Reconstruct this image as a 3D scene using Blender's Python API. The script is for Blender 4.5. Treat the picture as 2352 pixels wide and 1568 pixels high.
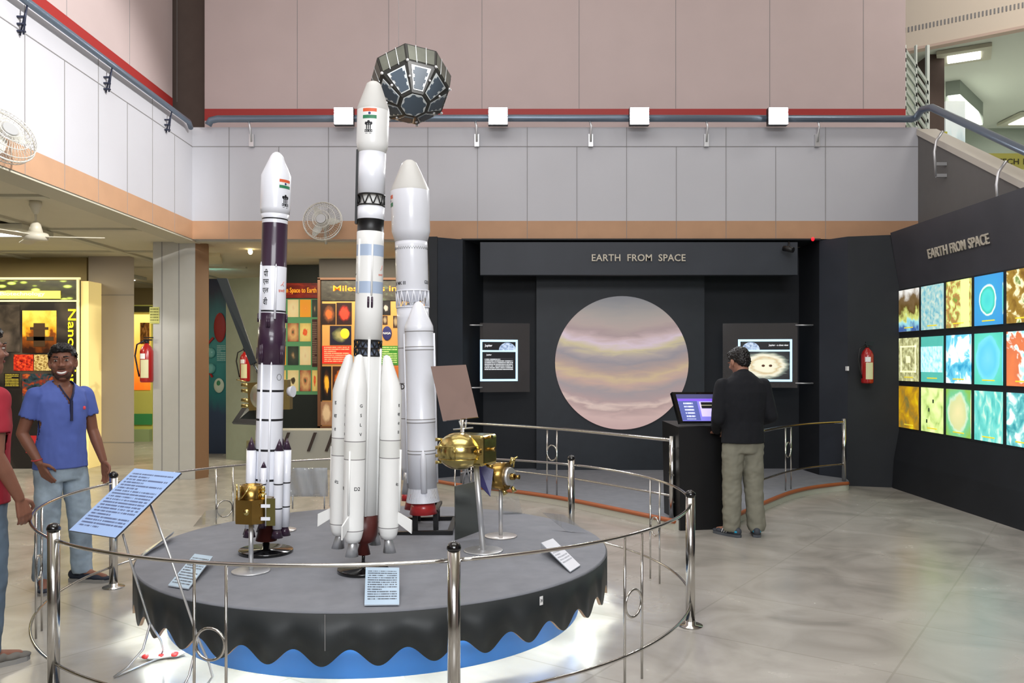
import bpy, bmesh, math, random
from mathutils import Vector, Matrix, noise
random.seed(7)
PI = math.pi
S = bpy.context.scene
for _o in list(bpy.data.objects): bpy.data.objects.remove(_o)
COL = S.collection

# ---------------------------------------------------------------- camera, light, exposure
F, HY, CX, CH = 1920.0, 832.0, 1176.0, 1.55
cam = bpy.data.objects.new('camera', bpy.data.cameras.new('camera')); COL.objects.link(cam)
cam.location = (0, 0, CH); cam.rotation_euler = (PI/2, 0, 0)
cam.data.sensor_width = 36; cam.data.lens = 36*F/2352; cam.data.shift_y = (HY-784)/2352
cam.data.clip_end = 100
S.camera = cam
vs = S.view_settings
vs.view_transform = 'Standard'; vs.look = 'None'; vs.gamma = 1; vs.use_curve_mapping = False; vs.exposure = 0.0
W = bpy.data.worlds.new('world'); S.world = W; W.use_nodes = True
W.node_tree.nodes['Background'].inputs[0].default_value = (.82, .88, 1, 1)
W.node_tree.nodes['Background'].inputs[1].default_value = 0.30

def area(name, loc, target, sx, sy, power, color=(1, 1, 1), spread=PI):
    d = bpy.data.lights.new(name, 'AREA'); d.shape = 'RECTANGLE'; d.size = sx; d.size_y = sy
    d.energy = power; d.color = color; d.spread = spread
    o = bpy.data.objects.new(name, d); COL.objects.link(o); o.location = loc
    o.rotation_euler = (Vector(target)-Vector(loc)).to_track_quat('-Z', 'Y').to_euler()
    return o
def spot(name, loc, target, power, ang, blend=.5, color=(1, 1, 1), r=.08):
    d = bpy.data.lights.new(name, 'SPOT'); d.energy = power; d.spot_size = math.radians(ang)
    d.spot_blend = blend; d.color = color; d.shadow_soft_size = r
    o = bpy.data.objects.new(name, d); COL.objects.link(o); o.location = loc
    o.rotation_euler = (Vector(target)-Vector(loc)).to_track_quat('-Z', 'Y').to_euler()
    return o
# hall ceiling lights (above the frame), floodlights across the hall, lamps under the gallery, added fill lights
area('hall_ceiling_light', (0, 3.5, 8.2), (0, 3.7, 0), 7, 4, 300, (1, .985, .975))
area('hall_ceiling_light', (0, 8.5, 8.2), (0, 8.4, 0), 7, 2.5, 70, (1, .97, .96))
area('hall_front_light', (0.5, -3.5, 6.0), (0.2, 8, 2.6), 6, 1.5, 400, (.95, .975, 1))
spot('flood_on_left_fascia', (3.9, 2.0, 6.0), (-4.15, 7.7, 3.9), 6000, 30, .5, (1, .985, .96), .12)
area('rocket_fill_light', (.6, -2.0, 3.2), (-.6, 5.3, 1.3), 3, 1, 40, (.93, .96, 1), 1.5)  # added fill without a fitting, brightens the lower rockets
area('beam_fill_light', (7.4, 8.6, 8.1), (7.2, 12, 6.9), 2, 1, 110, (1, .97, .93))  # added fill without a fitting, brightens the cream beam at top right
spot('floor_glow_fill', (-1.9, 3.3, 3.9), (-1.9, 4.3, 0), 40, 45, .6, (1, 1, .95))  # added spot hung overhead, strengthens the glow on the floor beside the platform
area('gallery_light', (-6.6, 8.6, 3.08), (-6.6, 8.6, 0), 1.2, .6, 75, (1, .93, .72))
area('gallery_light', (-7.2, 11.2, 3.08), (-7.2, 11.2, 0), 1.2, .4, 50, (1, .93, .72))
area('gallery_light', (-5.5, 14.5, 3.08), (-5.5, 14.5, 0), 1.2, .6, 100, (1, .92, .7))
area('gallery_light', (-2.2, 12.1, 3.08), (-2.2, 12.6, 0), 2.4, .5, 80, (1, .9, .68))
area('upper_floor_light', (8.6, 14.5, 6.2), (8.6, 14.5, 0), 2, 2, 200, (1, 1, .96))

# ---------------------------------------------------------------- helpers
def X_(px, Y): return (px-CX)/F*Y
def Z_(py, Y): return CH-(py-HY)/F*Y
def P(px, py, Y): return Vector((X_(px, Y), Y, Z_(py, Y)))
def G(px, py, z=0):
    Y = (CH-z)*F/(py-HY); return Vector((X_(px, Y), Y, z))

MC = {}
def lin(c):
    return tuple(((v/12.92) if v <= .04045 else ((v+.055)/1.055)**2.4) for v in [k/255 for k in c])
def mat(name, c, rough=.6, metal=0., noise_amt=0., nscale=8., bump=0., emit=0., ecol=None, coat=0., alpha=1., trans=0., spec=.5, ior=1.45):
    if name in MC: return MC[name]
    m = bpy.data.materials.new(name); m.use_nodes = True; nt = m.node_tree; b = nt.nodes['Principled BSDF']
    col = lin(c); b.inputs['Base Color'].default_value = (*col, 1)
    b.inputs['Roughness'].default_value = rough; b.inputs['Metallic'].default_value = metal
    b.inputs['Coat Weight'].default_value = coat; b.inputs['Alpha'].default_value = alpha
    b.inputs['Transmission Weight'].default_value = trans; b.inputs['IOR'].default_value = ior
    b.inputs['Specular IOR Level'].default_value = spec
    if emit:
        b.inputs['Emission Color'].default_value = (*(lin(ecol) if ecol else col), 1); b.inputs['Emission Strength'].default_value = emit
    if noise_amt or bump:
        tc = nt.nodes.new('ShaderNodeTexCoord'); n = nt.nodes.new('ShaderNodeTexNoise')
        n.inputs['Scale'].default_value = nscale; n.inputs['Detail'].default_value = 5
        nt.links.new(tc.outputs['Object'], n.inputs['Vector'])
        if noise_amt:
            r = nt.nodes.new('ShaderNodeMapRange'); r.inputs['From Min'].default_value = .3; r.inputs['From Max'].default_value = .7
            r.inputs['To Min'].default_value = 1-noise_amt; r.inputs['To Max'].default_value = 1+noise_amt
            mx = nt.nodes.new('ShaderNodeVectorMath'); mx.operation = 'SCALE'; mx.inputs[0].default_value = col
            nt.links.new(n.outputs['Fac'], r.inputs['Value']); nt.links.new(r.outputs[0], mx.inputs['Scale'])
            nt.links.new(mx.outputs[0], b.inputs['Base Color'])
        if bump:
            bp = nt.nodes.new('ShaderNodeBump'); bp.inputs['Strength'].default_value = bump; bp.inputs['Distance'].default_value = .01
            nt.links.new(n.outputs['Fac'], bp.inputs['Height']); nt.links.new(bp.outputs[0], b.inputs['Normal'])
    MC[name] = m; return m

def ramp(nt, stops, interp='LINEAR'):
    r = nt.nodes.new('ShaderNodeValToRGB'); e = r.color_ramp; e.interpolation = interp
    while len(e.elements) < len(stops): e.elements.new(.5)
    for k, (p, c) in enumerate(stops):
        e.elements[k].position = p; e.elements[k].color = (*lin(c), 1)
    return r
def math_(nt, op, a, b=None, c=None):
    n = nt.nodes.new('ShaderNodeMath'); n.operation = op
    for k, v in enumerate((a, b, c)):
        if v is None: continue
        if isinstance(v, (int, float)): n.inputs[k].default_value = v
        else: nt.links.new(v, n.inputs[k])
    return n.outputs[0]
def pic(name, stops, scale=4., stretch=(1, 1, 1), seed=0., emit=0., kind='noise', rough=.35, distort=.5, base=1.):
    """a printed or backlit picture: colours laid out by a procedural pattern over the UV square"""
    if name in MC: return MC[name]
    m = bpy.data.materials.new(name); m.use_nodes = True; nt = m.node_tree; b = nt.nodes['Principled BSDF']
    uv = nt.nodes.new('ShaderNodeUVMap'); mp = nt.nodes.new('ShaderNodeMapping')
    mp.inputs['Scale'].default_value = stretch; mp.inputs['Location'].default_value = (seed, seed*1.7, seed*.3)
    nt.links.new(uv.outputs[0], mp.inputs['Vector'])
    if kind == 'noise':
        n = nt.nodes.new('ShaderNodeTexNoise'); n.inputs['Scale'].default_value = scale; n.inputs['Detail'].default_value = 6
        n.inputs['Distortion'].default_value = distort; out = n.outputs['Fac']
        nt.links.new(mp.outputs[0], n.inputs['Vector'])
    elif kind == 'voronoi':
        n = nt.nodes.new('ShaderNodeTexVoronoi'); n.inputs['Scale'].default_value = scale; out = n.outputs['Distance']
        nt.links.new(mp.outputs[0], n.inputs['Vector'])
    elif kind == 'grad':     # vertical gradient broken by noise
        n = nt.nodes.new('ShaderNodeTexNoise'); n.inputs['Scale'].default_value = scale; n.inputs['Detail'].default_value = 6
        nt.links.new(mp.outputs[0], n.inputs['Vector'])
        sp = nt.nodes.new('ShaderNodeSeparateXYZ'); nt.links.new(uv.outputs[0], sp.inputs[0])
        out = math_(nt, 'ADD', sp.outputs[1], math_(nt, 'MULTIPLY', math_(nt, 'SUBTRACT', n.outputs['Fac'], .5), distort))
    elif kind == 'radial':
        n = nt.nodes.new('ShaderNodeTexNoise'); n.inputs['Scale'].default_value = scale; n.inputs['Detail'].default_value = 6
        nt.links.new(mp.outputs[0], n.inputs['Vector'])
        v = nt.nodes.new('ShaderNodeVectorMath'); v.operation = 'DISTANCE'; nt.links.new(uv.outputs[0], v.inputs[0]); v.inputs[1].default_value = (.5, .5, 0)
        out = math_(nt, 'ADD', math_(nt, 'MULTIPLY', v.outputs['Value'], 1.6), math_(nt, 'MULTIPLY', math_(nt, 'SUBTRACT', n.outputs['Fac'], .5), distort))
    r = ramp(nt, stops); nt.links.new(out, r.inputs[0])
    nt.links.new(r.outputs[0], b.inputs['Base Color']); b.inputs['Roughness'].default_value = rough
    if emit:
        nt.links.new(r.outputs[0], b.inputs['Emission Color']); b.inputs['Emission Strength'].default_value = emit
    MC[name] = m; return m
def textlines(name, bg, ink, rows, emit=0., mx=.07, my=.06, rag=.9, rough=.4):
    """a sheet printed with rows of small type, as broken dashes in the UV square"""
    if name in MC: return MC[name]
    m = bpy.data.materials.new(name); m.use_nodes = True; nt = m.node_tree; b = nt.nodes['Principled BSDF']
    uv = nt.nodes.new('ShaderNodeUVMap'); sp = nt.nodes.new('ShaderNodeSeparateXYZ'); nt.links.new(uv.outputs[0], sp.inputs[0])
    x, y = sp.outputs[0], sp.outputs[1]
    ry = math_(nt, 'MULTIPLY', y, rows); row = math_(nt, 'FLOOR', ry); fr = math_(nt, 'FRACT', ry)
    cmb = nt.nodes.new('ShaderNodeCombineXYZ'); nt.links.new(math_(nt, 'MULTIPLY', x, 46), cmb.inputs[0]); nt.links.new(math_(nt, 'MULTIPLY', row, 7.3), cmb.inputs[1])
    n = nt.nodes.new('ShaderNodeTexNoise'); n.inputs['Scale'].default_value = 1; n.inputs['Detail'].default_value = 2; nt.links.new(cmb.outputs[0], n.inputs['Vector'])
    wn = nt.nodes.new('ShaderNodeTexWhiteNoise'); wn.noise_dimensions = '1D'; nt.links.new(row, wn.inputs['W'])
    end = math_(nt, 'SUBTRACT', 1-mx, math_(nt, 'MULTIPLY', math_(nt, 'GREATER_THAN', wn.outputs['Value'], rag), .45))
    f = math_(nt, 'GREATER_THAN', n.outputs['Fac'], .42)
    for c in (math_(nt, 'LESS_THAN', fr, .5), math_(nt, 'GREATER_THAN', x, mx), math_(nt, 'LESS_THAN', x, end),
              math_(nt, 'GREATER_THAN', y, my), math_(nt, 'LESS_THAN', y, 1-my)):
        f = math_(nt, 'MULTIPLY', f, c)
    r = ramp(nt, [(0, bg), (1, ink)]); nt.links.new(f, r.inputs[0])
    nt.links.new(r.outputs[0], b.inputs['Base Color']); b.inputs['Roughness'].default_value = rough
    if emit: nt.links.new(r.outputs[0], b.inputs['Emission Color']); b.inputs['Emission Strength'].default_value = emit
    MC[name] = m; return m

class B:
    """collects shapes for ONE mesh"""
    def __init__(s): s.bm = bmesh.new(); s.uv = s.bm.loops.layers.uv.new('UVMap')
    def face(s, pts, mi=0, uvs=None, smooth=False):
        f = s.bm.faces.new([s.bm.verts.new(p) for p in pts]); f.material_index = mi; f.smooth = smooth
        if uvs:
            for l, u in zip(f.loops, uvs): l[s.uv].uv = u
        return f
    def hexa(s, v, mi=0, uvfront=True):    # v: 8 points, bottom ring 0-3, top ring 4-7
        vs_ = [s.bm.verts.new(p) for p in v]
        for k, q in enumerate(((0, 1, 5, 4), (1, 2, 6, 5), (2, 3, 7, 6), (3, 0, 4, 7), (3, 2, 1, 0), (4, 5, 6, 7))):
            f = s.bm.faces.new([vs_[i] for i in q]); f.material_index = mi if not isinstance(mi, (list, tuple)) else mi[k]
            for l, u in zip(f.loops, ((0, 0), (1, 0), (1, 1), (0, 1))): l[s.uv].uv = u
        return s
    def box(s, c, d, mi=0, M=None):        # first face = the one facing -Y
        x, y, z = c; a, b_, h = d[0]/2, d[1]/2, d[2]/2
        v = [Vector(p) for p in ((x-a, y-b_, z-h), (x+a, y-b_, z-h), (x+a, y+b_, z-h), (x-a, y+b_, z-h),
             (x-a, y-b_, z+h), (x+a, y-b_, z+h), (x+a, y+b_, z+h), (x-a, y+b_, z+h))]
        if M: v = [M @ p for p in v]
        return s.hexa(v, mi)
    def bx(s, x0, x1, y0, y1, z0, z1, mi=0): return s.box(((x0+x1)/2, (y0+y1)/2, (z0+z1)/2), (abs(x1-x0), abs(y1-y0), abs(z1-z0)), mi)
    def lathe(s, prof, n=32, c=(0, 0, 0), mi=0, shift=None, M=None, cap=True, a0=0, a1=2*PI):
        """prof: (radius, z[, material]) bottom to top or top to bottom"""
        c = Vector(c); rings = []; full = abs(a1-a0-2*PI) < 1e-6; cnt = n if full else n+1
        for p in prof:
            off = Vector((0, 0, 0)) if not shift else Vector(shift(p[1]))
            ring = []
            for k in range(cnt):
                a = a0+(a1-a0)*k/n
                q = Vector((p[0]*math.cos(a), p[0]*math.sin(a), p[1]))+off
                if M: q = M @ q
                ring.append(s.bm.verts.new(q+c))
            rings.append(ring)
        for i in range(len(prof)-1):
            m = prof[i][2] if len(prof[i]) > 2 else mi
            for k in range(n):
                k2 = (k+1) % cnt
                f = s.bm.faces.new((rings[i][k], rings[i][k2], rings[i+1][k2], rings[i+1][k])); f.material_index = m; f.smooth = True
                for l, u in zip(f.loops, ((k/n, prof[i][1]), ((k+1)/n, prof[i][1]), ((k+1)/n, prof[i+1][1]), (k/n, prof[i+1][1]))): l[s.uv].uv = u
        if cap and full:
            for ring, p in ((rings[0], prof[0]), (rings[-1], prof[-2])):
                f = s.bm.faces.new(ring); f.material_index = p[2] if len(p) > 2 else mi
        return s
    def cyl(s, p0, p1, r0, r1=None, n=16, mi=0, cap=True):
        p0, p1 = Vector(p0), Vector(p1); r1 = r0 if r1 is None else r1; d = p1-p0
        M = d.to_track_quat('Z', 'Y').to_matrix()
        return s.lathe([(r0, 0, mi), (r1, d.length, mi)], n, p0, mi, M=M, cap=cap)
    def tube(s, pts, r, n=10, mi=0, closed=False):
        pts = [Vector(p) for p in pts]; L = len(pts); rings = []; up = None
        for i, p in enumerate(pts):
            if closed: t = pts[(i+1) % L]-pts[i-1]
            else: t = pts[min(i+1, L-1)]-pts[max(i-1, 0)]
            t.normalize()
            if up is None: up = t.orthogonal().normalized()
            u = (up-t*up.dot(t)).normalized(); up = u; w = t.cross(u)
            rings.append([s.bm.verts.new(p+(u*math.cos(2*PI*k/n)+w*math.sin(2*PI*k/n))*r) for k in range(n)])
        for i in range(L if closed else L-1):
            a, b_ = rings[i], rings[(i+1) % L]
            for k in range(n):
                f = s.bm.faces.new((a[k], a[(k+1) % n], b_[(k+1) % n], b_[k])); f.smooth = True; f.material_index = mi
        if not closed:
            for g in (rings[0], rings[-1]): s.bm.faces.new(g).material_index = mi
        return s
    def ball(s, c, r, mi=0, u=20, v=12, M=None):
        if not isinstance(r, (tuple, list)): r = (r, r, r)
        c = Vector(c); prof = []
        for i in range(v+1):
            a = -PI/2+PI*i/v; prof.append((max(math.cos(a), 1e-4), math.sin(a)))
        D = Matrix.Diagonal(r).to_3x3(); MM = (M @ D) if M else D
        return s.lathe([(p[0], p[1], mi) for p in prof], u, c, mi, M=MM)
    def prism(s, poly, z0, z1, mi=0, side=None):
        a = [s.bm.verts.new((x, y, z0)) for x, y in poly]; b_ = [s.bm.verts.new((x, y, z1)) for x, y in poly]
        s.bm.faces.new(a[::-1]).material_index = mi; s.bm.faces.new(b_).material_index = mi
        L = len(poly)
        for i in range(L):
            s.bm.faces.new((a[i], a[(i+1) % L], b_[(i+1) % L], b_[i])).material_index = mi if side is None else side
        return s
    def card(s, x0, x1, z0, z1, y, t=.01, mi=0, back=None):   # picture plate facing -Y, front face at y
        return s.hexa([Vector(p) for p in ((x0, y, z0), (x1, y, z0), (x1, y+t, z0), (x0, y+t, z0), (x0, y, z1), (x1, y, z1), (x1, y+t, z1), (x0, y+t, z1))],
                      mi if back is None else [mi]+[back]*5)
    def xf(s, M): bmesh.ops.transform(s.bm, matrix=M, verts=s.bm.verts); return s

def obj(name, b, mats, parent=None, local=False, fix=True):
    bm = b.bm if isinstance(b, B) else b
    if fix: bmesh.ops.recalc_face_normals(bm, faces=bm.faces)
    me = bpy.data.meshes.new(name); o = bpy.data.objects.new(name, me); COL.objects.link(o)
    if parent is None:
        xs = [v.co.x for v in bm.verts]; ys = [v.co.y for v in bm.verts]; zs = [v.co.z for v in bm.verts]
        L = Vector(((min(xs)+max(xs))/2, (min(ys)+max(ys))/2, min(zs)))
        bmesh.ops.translate(bm, vec=-L, verts=bm.verts); o.location = L
    else:
        if not local:
            base = parent; off = Vector((0, 0, 0))
            while base: off += base.location; base = base.parent
            bmesh.ops.translate(bm, vec=-off, verts=bm.verts)
        o.parent = parent
    bm.to_mesh(me); bm.free()
    for m in (mats if isinstance(mats, (list, tuple)) else [mats]): me.materials.append(m)
    return o
def tag(o, label=None, cat=None, group=None, kind=None):
    if label: o['label'] = label
    if cat: o['category'] = cat
    if group: o['group'] = group
    if kind: o['kind'] = kind
    return o
def thing(name, label, cat, loc=(0, 0, 0), rot=(0, 0, 0), group=None):
    o = bpy.data.objects.new(name, None); COL.objects.link(o); o.location = loc; o.rotation_euler = rot; o.empty_display_size = .1
    return tag(o, label, cat, group)
def struct(name, b, mats): return tag(obj(name, b, mats), kind='structure')
def dup(o, parent=None):
    c = o.copy(); COL.objects.link(c)
    if parent: c.parent = parent
    for ch in list(o.children): dup(ch, c)
    return c
def text_bm(body, size, extrude=.002, align='CENTER', spacing=1., valign='CENTER'):
    cu = bpy.data.curves.new('lettering', 'FONT'); cu.body = body; cu.size = size; cu.extrude = extrude
    cu.align_x = align; cu.align_y = valign; cu.space_character = spacing; cu.resolution_u = 3; cu.offset = .012*size
    t = bpy.data.objects.new('lettering', cu); COL.objects.link(t)
    dg = bpy.context.evaluated_depsgraph_get(); me = bpy.data.meshes.new_from_object(t.evaluated_get(dg))
    b = B(); b.bm.from_mesh(me); bpy.data.meshes.remove(me); bpy.data.objects.remove(t); bpy.data.curves.remove(cu)
    b.uv = b.bm.loops.layers.uv.verify()
    for f in b.bm.faces: f.material_index = 0
    return b
UPRIGHT = Matrix.Rotation(PI/2, 4, 'X')           # text lying in XY -> standing, facing -Y
def fit_text(body, w, h, depth=.004, spacing=1.):
    """text standing upright facing -Y, centred, cap height h and width w"""
    b = text_bm(body, 1, .5, spacing=spacing)
    xs = [v.co.x for v in b.bm.verts]; ys = [v.co.y for v in b.bm.verts]
    cx, cy = (min(xs)+max(xs))/2, (min(ys)+max(ys))/2
    sx = w/(max(xs)-min(xs)) if w else h/(max(ys)-min(ys)); sy = h/(max(ys)-min(ys))
    b.xf(Matrix.Diagonal((sx, sy, depth, 1)) @ Matrix.Translation((-cx, -cy, 0))); b.xf(UPRIGHT); return b
def wrap(b, R, ang=0., z=0., eps=.0008):
    """bend a flat upright decal (x,z) round a vertical cylinder; angle 0 faces -Y"""
    for v in b.bm.verts:
        a = ang+v.co.x/R; r = R+eps-v.co.y
        v.co = Vector((r*math.sin(a), -r*math.cos(a), v.co.z+z))
    return b
def flat(b, w, h, x=0, z=0, n=8, mi=0):            # subdivided upright rectangle
    for k in range(n):
        xa, xb = x-w/2+w*k/n, x-w/2+w*(k+1)/n
        b.face([(xa, 0, z-h/2), (xb, 0, z-h/2), (xb, 0, z+h/2), (xa, 0, z+h/2)], mi)
    return b

# ---------------------------------------------------------------- materials
M_pink = mat('pink_grey_wall_board', (190, 173, 171), .8, noise_amt=.025, nscale=2)
M_grey = mat('light_grey_cladding', (188, 188, 194), .6, noise_amt=.02, nscale=1.5)
M_tan = mat('tan_cladding_band', (182, 142, 110), .6, noise_amt=.05, nscale=4)
M_seam = mat('panel_seam', (138, 136, 136), .9)
M_red = mat('red_stripe_paint', (158, 45, 42), .5)
M_brown = mat('brown_column_paint', (92, 76, 68), .8, noise_amt=.05)
M_soffit = mat('cream_soffit', (212, 206, 186), .85, noise_amt=.03, nscale=2)
M_soffitb = mat('cream_soffit_beam', (200, 196, 178), .85)
M_col = mat('column_laminate', (190, 188, 182), .5, noise_amt=.02)
M_black = mat('black_painted_board', (30, 33, 38), .62, noise_amt=.12, nscale=3, spec=.4)
M_black2 = mat('black_board_lighter', (50, 54, 62), .55, noise_amt=.1, nscale=2)
M_char = mat('charcoal_header_board', (66, 66, 72), .5, noise_amt=.12, nscale=2.5)
M_steel = mat('polished_stainless_steel', (198, 196, 192), .16, 1., noise_amt=.04, nscale=30)
M_steelb = mat('brushed_aluminium', (210, 211, 213), .36, .75)
M_pipe = mat('blue_grey_painted_pipe', (112, 126, 142), .3, .5)
M_blackg = mat('black_gloss', (14, 14, 16), .15, coat=.6)
M_dark = mat('matt_black_metal', (22, 22, 24), .4)
M_white = mat('white_gloss_paint', (236, 238, 246), .28, coat=.25, noise_amt=.015, nscale=6)
M_whitew = mat('warm_white_gloss_paint', (240, 240, 238), .28, coat=.25, noise_amt=.02, nscale=6)
M_whites = mat('off_white_nose_paint', (205, 204, 200), .4)
M_purple = mat('dark_plum_paint', (58, 38, 58), .28, coat=.3)
M_lblue = mat('pale_blue_paint', (172, 188, 212), .35)
M_ink = mat('black_lettering', (25, 25, 30), .5)
M_maroon = mat('maroon_paint', (84, 38, 34), .4)
M_redp = mat('red_nozzle_paint', (176, 42, 44), .3, coat=.3)
M_gold = mat('gold_foil', (206, 186, 118), .2, 1., noise_amt=.1, nscale=12, bump=.15)
M_goldd = mat('bronze_foil', (158, 128, 70), .25, 1., noise_amt=.15, nscale=10, bump=.15)
M_cream = mat('cream_lettering', (196, 188, 172), .5)
M_carpet = mat('grey_carpet', (128, 130, 137), .95, noise_amt=.07, nscale=9, bump=.2)
M_skirt = mat('black_skirt_board', (38, 42, 44), .5, noise_amt=.08)
M_blue = mat('bright_blue_paint', (58, 128, 214), .5)
M_glass = mat('clear_acrylic', (235, 240, 245), .05, trans=1., alpha=.32, ior=1.3)
M_orange = mat('orange_timber_trim', (164, 92, 56), .4)
M_saffron = mat('saffron_print', (224, 100, 60), .5)
M_green = mat('green_print', (50, 130, 90), .5)
M_whitep = mat('white_print', (238, 238, 238), .5)
M_redx = mat('extinguisher_red', (166, 28, 28), .25, coat=.4)
M_lamp = mat('flood_lamp_glass', (255, 255, 255), .3, emit=60)
M_panel = mat('ceiling_panel_lamp', (255, 255, 250), .3, emit=5)

# ---------------------------------------------------------------- setting: floor
def floor_mat():
    m = bpy.data.materials.new('polished_stone_floor'); m.use_nodes = True; nt = m.node_tree; b = nt.nodes['Principled BSDF']
    tc = nt.nodes.new('ShaderNodeTexCoord'); mp = nt.nodes.new('ShaderNodeMapping'); mp.inputs['Rotation'].default_value = (0, 0, .62)
    nt.links.new(tc.outputs['Object'], mp.inputs[0])
    n = nt.nodes.new('ShaderNodeTexNoise'); n.inputs['Scale'].default_value = 1.6; n.inputs['Detail'].default_value = 9; n.inputs['Distortion'].default_value = 1.2
    nt.links.new(mp.outputs[0], n.inputs[0])
    br = nt.nodes.new('ShaderNodeTexBrick'); br.offset = 0; br.inputs['Scale'].default_value = 1
    br.inputs['Brick Width'].default_value = 1.2; br.inputs['Row Height'].default_value = .9; br.inputs['Mortar Size'].default_value = .006
    br.inputs['Color1'].default_value = (.96, .96, .96, 1); br.inputs['Color2'].default_value = (1.03, 1.03, 1.02, 1); br.inputs['Mortar'].default_value = (.86, .86, .84, 1)
    nt.links.new(mp.outputs[0], br.inputs[0])
    r = ramp(nt, [(.25, (146, 141, 134)), (.5, (168, 163, 155)), (.75, (182, 177, 169))]); nt.links.new(n.outputs['Fac'], r.inputs[0])
    mx = nt.nodes.new('ShaderNodeMix'); mx.data_type = 'RGBA'; mx.blend_type = 'MULTIPLY'; mx.inputs['Factor'].default_value = 1
    nt.links.new(r.outputs[0], mx.inputs['A']); nt.links.new(br.outputs[0], mx.inputs['B']); nt.links.new(mx.outputs['Result'], b.inputs['Base Color'])
    rr = nt.nodes.new('ShaderNodeMapRange'); rr.inputs['To Min'].default_value = .16; rr.inputs['To Max'].default_value = .34
    nt.links.new(n.outputs['Fac'], rr.inputs[0]); nt.links.new(rr.outputs[0], b.inputs['Roughness']); b.inputs['Specular IOR Level'].default_value = .6
    return m
struct('floor', B().bx(-13, 12, -6, 20, -.1, 0), floor_mat())

YB, XL, ZS = 10.85, -4.15, 3.15        # back fascia, left fascia, soffit height
ZB, ZJ, ZT = 3.385, 4.35, 4.60         # tan band top, joint line, parapet top
# back parapet (fascia)
b = B(); b.bx(XL, 5.27, YB, YB+.3, ZS, ZT, 0)
b.bx(XL, 5.27, YB-.004, YB, ZS, ZB, 1)
for z in (ZJ,): b.bx(XL, 5.27, YB-.005, YB, z-.004, z+.004, 2)
for k in range(15):
    x = X_(1211, YB)+(k-8)*.645
    if XL < x < 5.27: b.bx(x-.003, x+.003, YB-.0055, YB, ZS, ZJ, 2)
for k in range(7):
    x = X_(1211, YB)+(k-3)*1.29
    b.bx(x-.003, x+.003, YB-.0055, YB, ZJ, ZT, 2)
struct('wall_back_parapet', b, [M_grey, M_tan, M_seam])
# left parapet
b = B(); b.bx(XL-.3, XL, -5, YB+.3, ZS, ZT, 0); b.bx(XL, XL+.004, -5, YB, ZS, ZB, 1)
b.bx(XL, XL+.005, -5, YB, ZJ-.004, ZJ+.004, 2)
for k in range(-16, 5):
    y = 8.38+k*.632
    b.bx(XL, XL+.0055, y-.003, y+.003, ZS, ZJ, 2)
    if k % 2 == 0: b.bx(XL, XL+.0055, y-.003, y+.003, ZJ, ZT, 2)
struct('wall_left_parapet', b, [M_grey, M_tan, M_seam])
# upper walls
YU = YB+.35
b = B(); b.bx(X_(470, YU), X_(2080, YU), YU, YU+.15, 3.4, 8.4, 0)
b.bx(X_(470, YU), X_(2080, YU), YU-.004, YU, Z_(277, YU), Z_(250, YU), 1)
for px in (470+213, 893, 1107, 1330, 1552, 1768, 1983): b.bx(X_(px, YU)-.003, X_(px, YU)+.003, YU-.003, YU, 4.95, 8.4, 2)
struct('wall_back_upper', b, [M_pink, M_red, M_seam])
XU = XL-.38
b = B(); b.bx(XU-.15, XU, -5, 11.15, 3.4, 8.4, 0); b.bx(XU, XU+.004, -5, 11.15, 4.95, 5.07, 1)
for k in range(-9, 3): b.bx(XU, XU+.003, 8.5+k*1.4-.003, 8.5+k*1.4+.003, 5.07, 8.4, 2)
struct('wall_left_upper', b, [M_pink, M_red, M_seam])
struct('trim_1', B().bx(-5.2, -4.0, 11.55, 12.2, 3.3, 8.4), M_brown)           # brown corner column of the upper floor
# ceilings
b = B(); b.bx(-13, XL-.3, -5, 20, ZS, ZS+.12)
b.bx(XL-.3, 4.4, YB+.3, 20, ZS, ZS+.12)
b.bx(XL-.3, XL-.01, -5, YB+.3, ZS-.02, ZS, 1); b.bx(XL-.3, 5, YB+.16, YB+.3, ZS-.015, ZS, 1)
b2 = b
for x in (-5.6, -7.4, -9.2): b.bx(x-.06, x+.06, 3, 17.9, ZS-.03, ZS, 1)
for y in (6.2, 8.0, 10.0, 12.0, 14.0): b.bx(-12.9, XL-.3, y-.05, y+.05, ZS-.025, ZS, 1)
struct('ceiling', b, [M_soffit, M_soffitb])
struct('ceiling_hall', B().bx(-4.7, 10, -6, 11.4, 8.4, 8.5), M_soffit)
# walls behind the viewer and beside, closing the hall
b = B(); b.bx(-13, 10, -6.1, -6, 0, 8.4, 0); b.bx(-4.6, 10, -6, -5.98, 3.15, 4.6, 1); b.bx(-4.6, 10, -6, -5.98, 0, 3.15, 2)
struct('wall_front', b, [M_pink, M_grey, M_col])
struct('wall_right', B().bx(9.9, 10, -6, 9.6, 0, 8.4), M_pink)
struct('wall_left', B().bx(-12.9, -12.8, -6, 20, 0, ZS), M_soffit)
struct('wall_back', B().bx(-12.8, 4.4, 18, 18.1, 0, ZS), mat('warm_far_wall', (176, 160, 120), .8))

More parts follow.
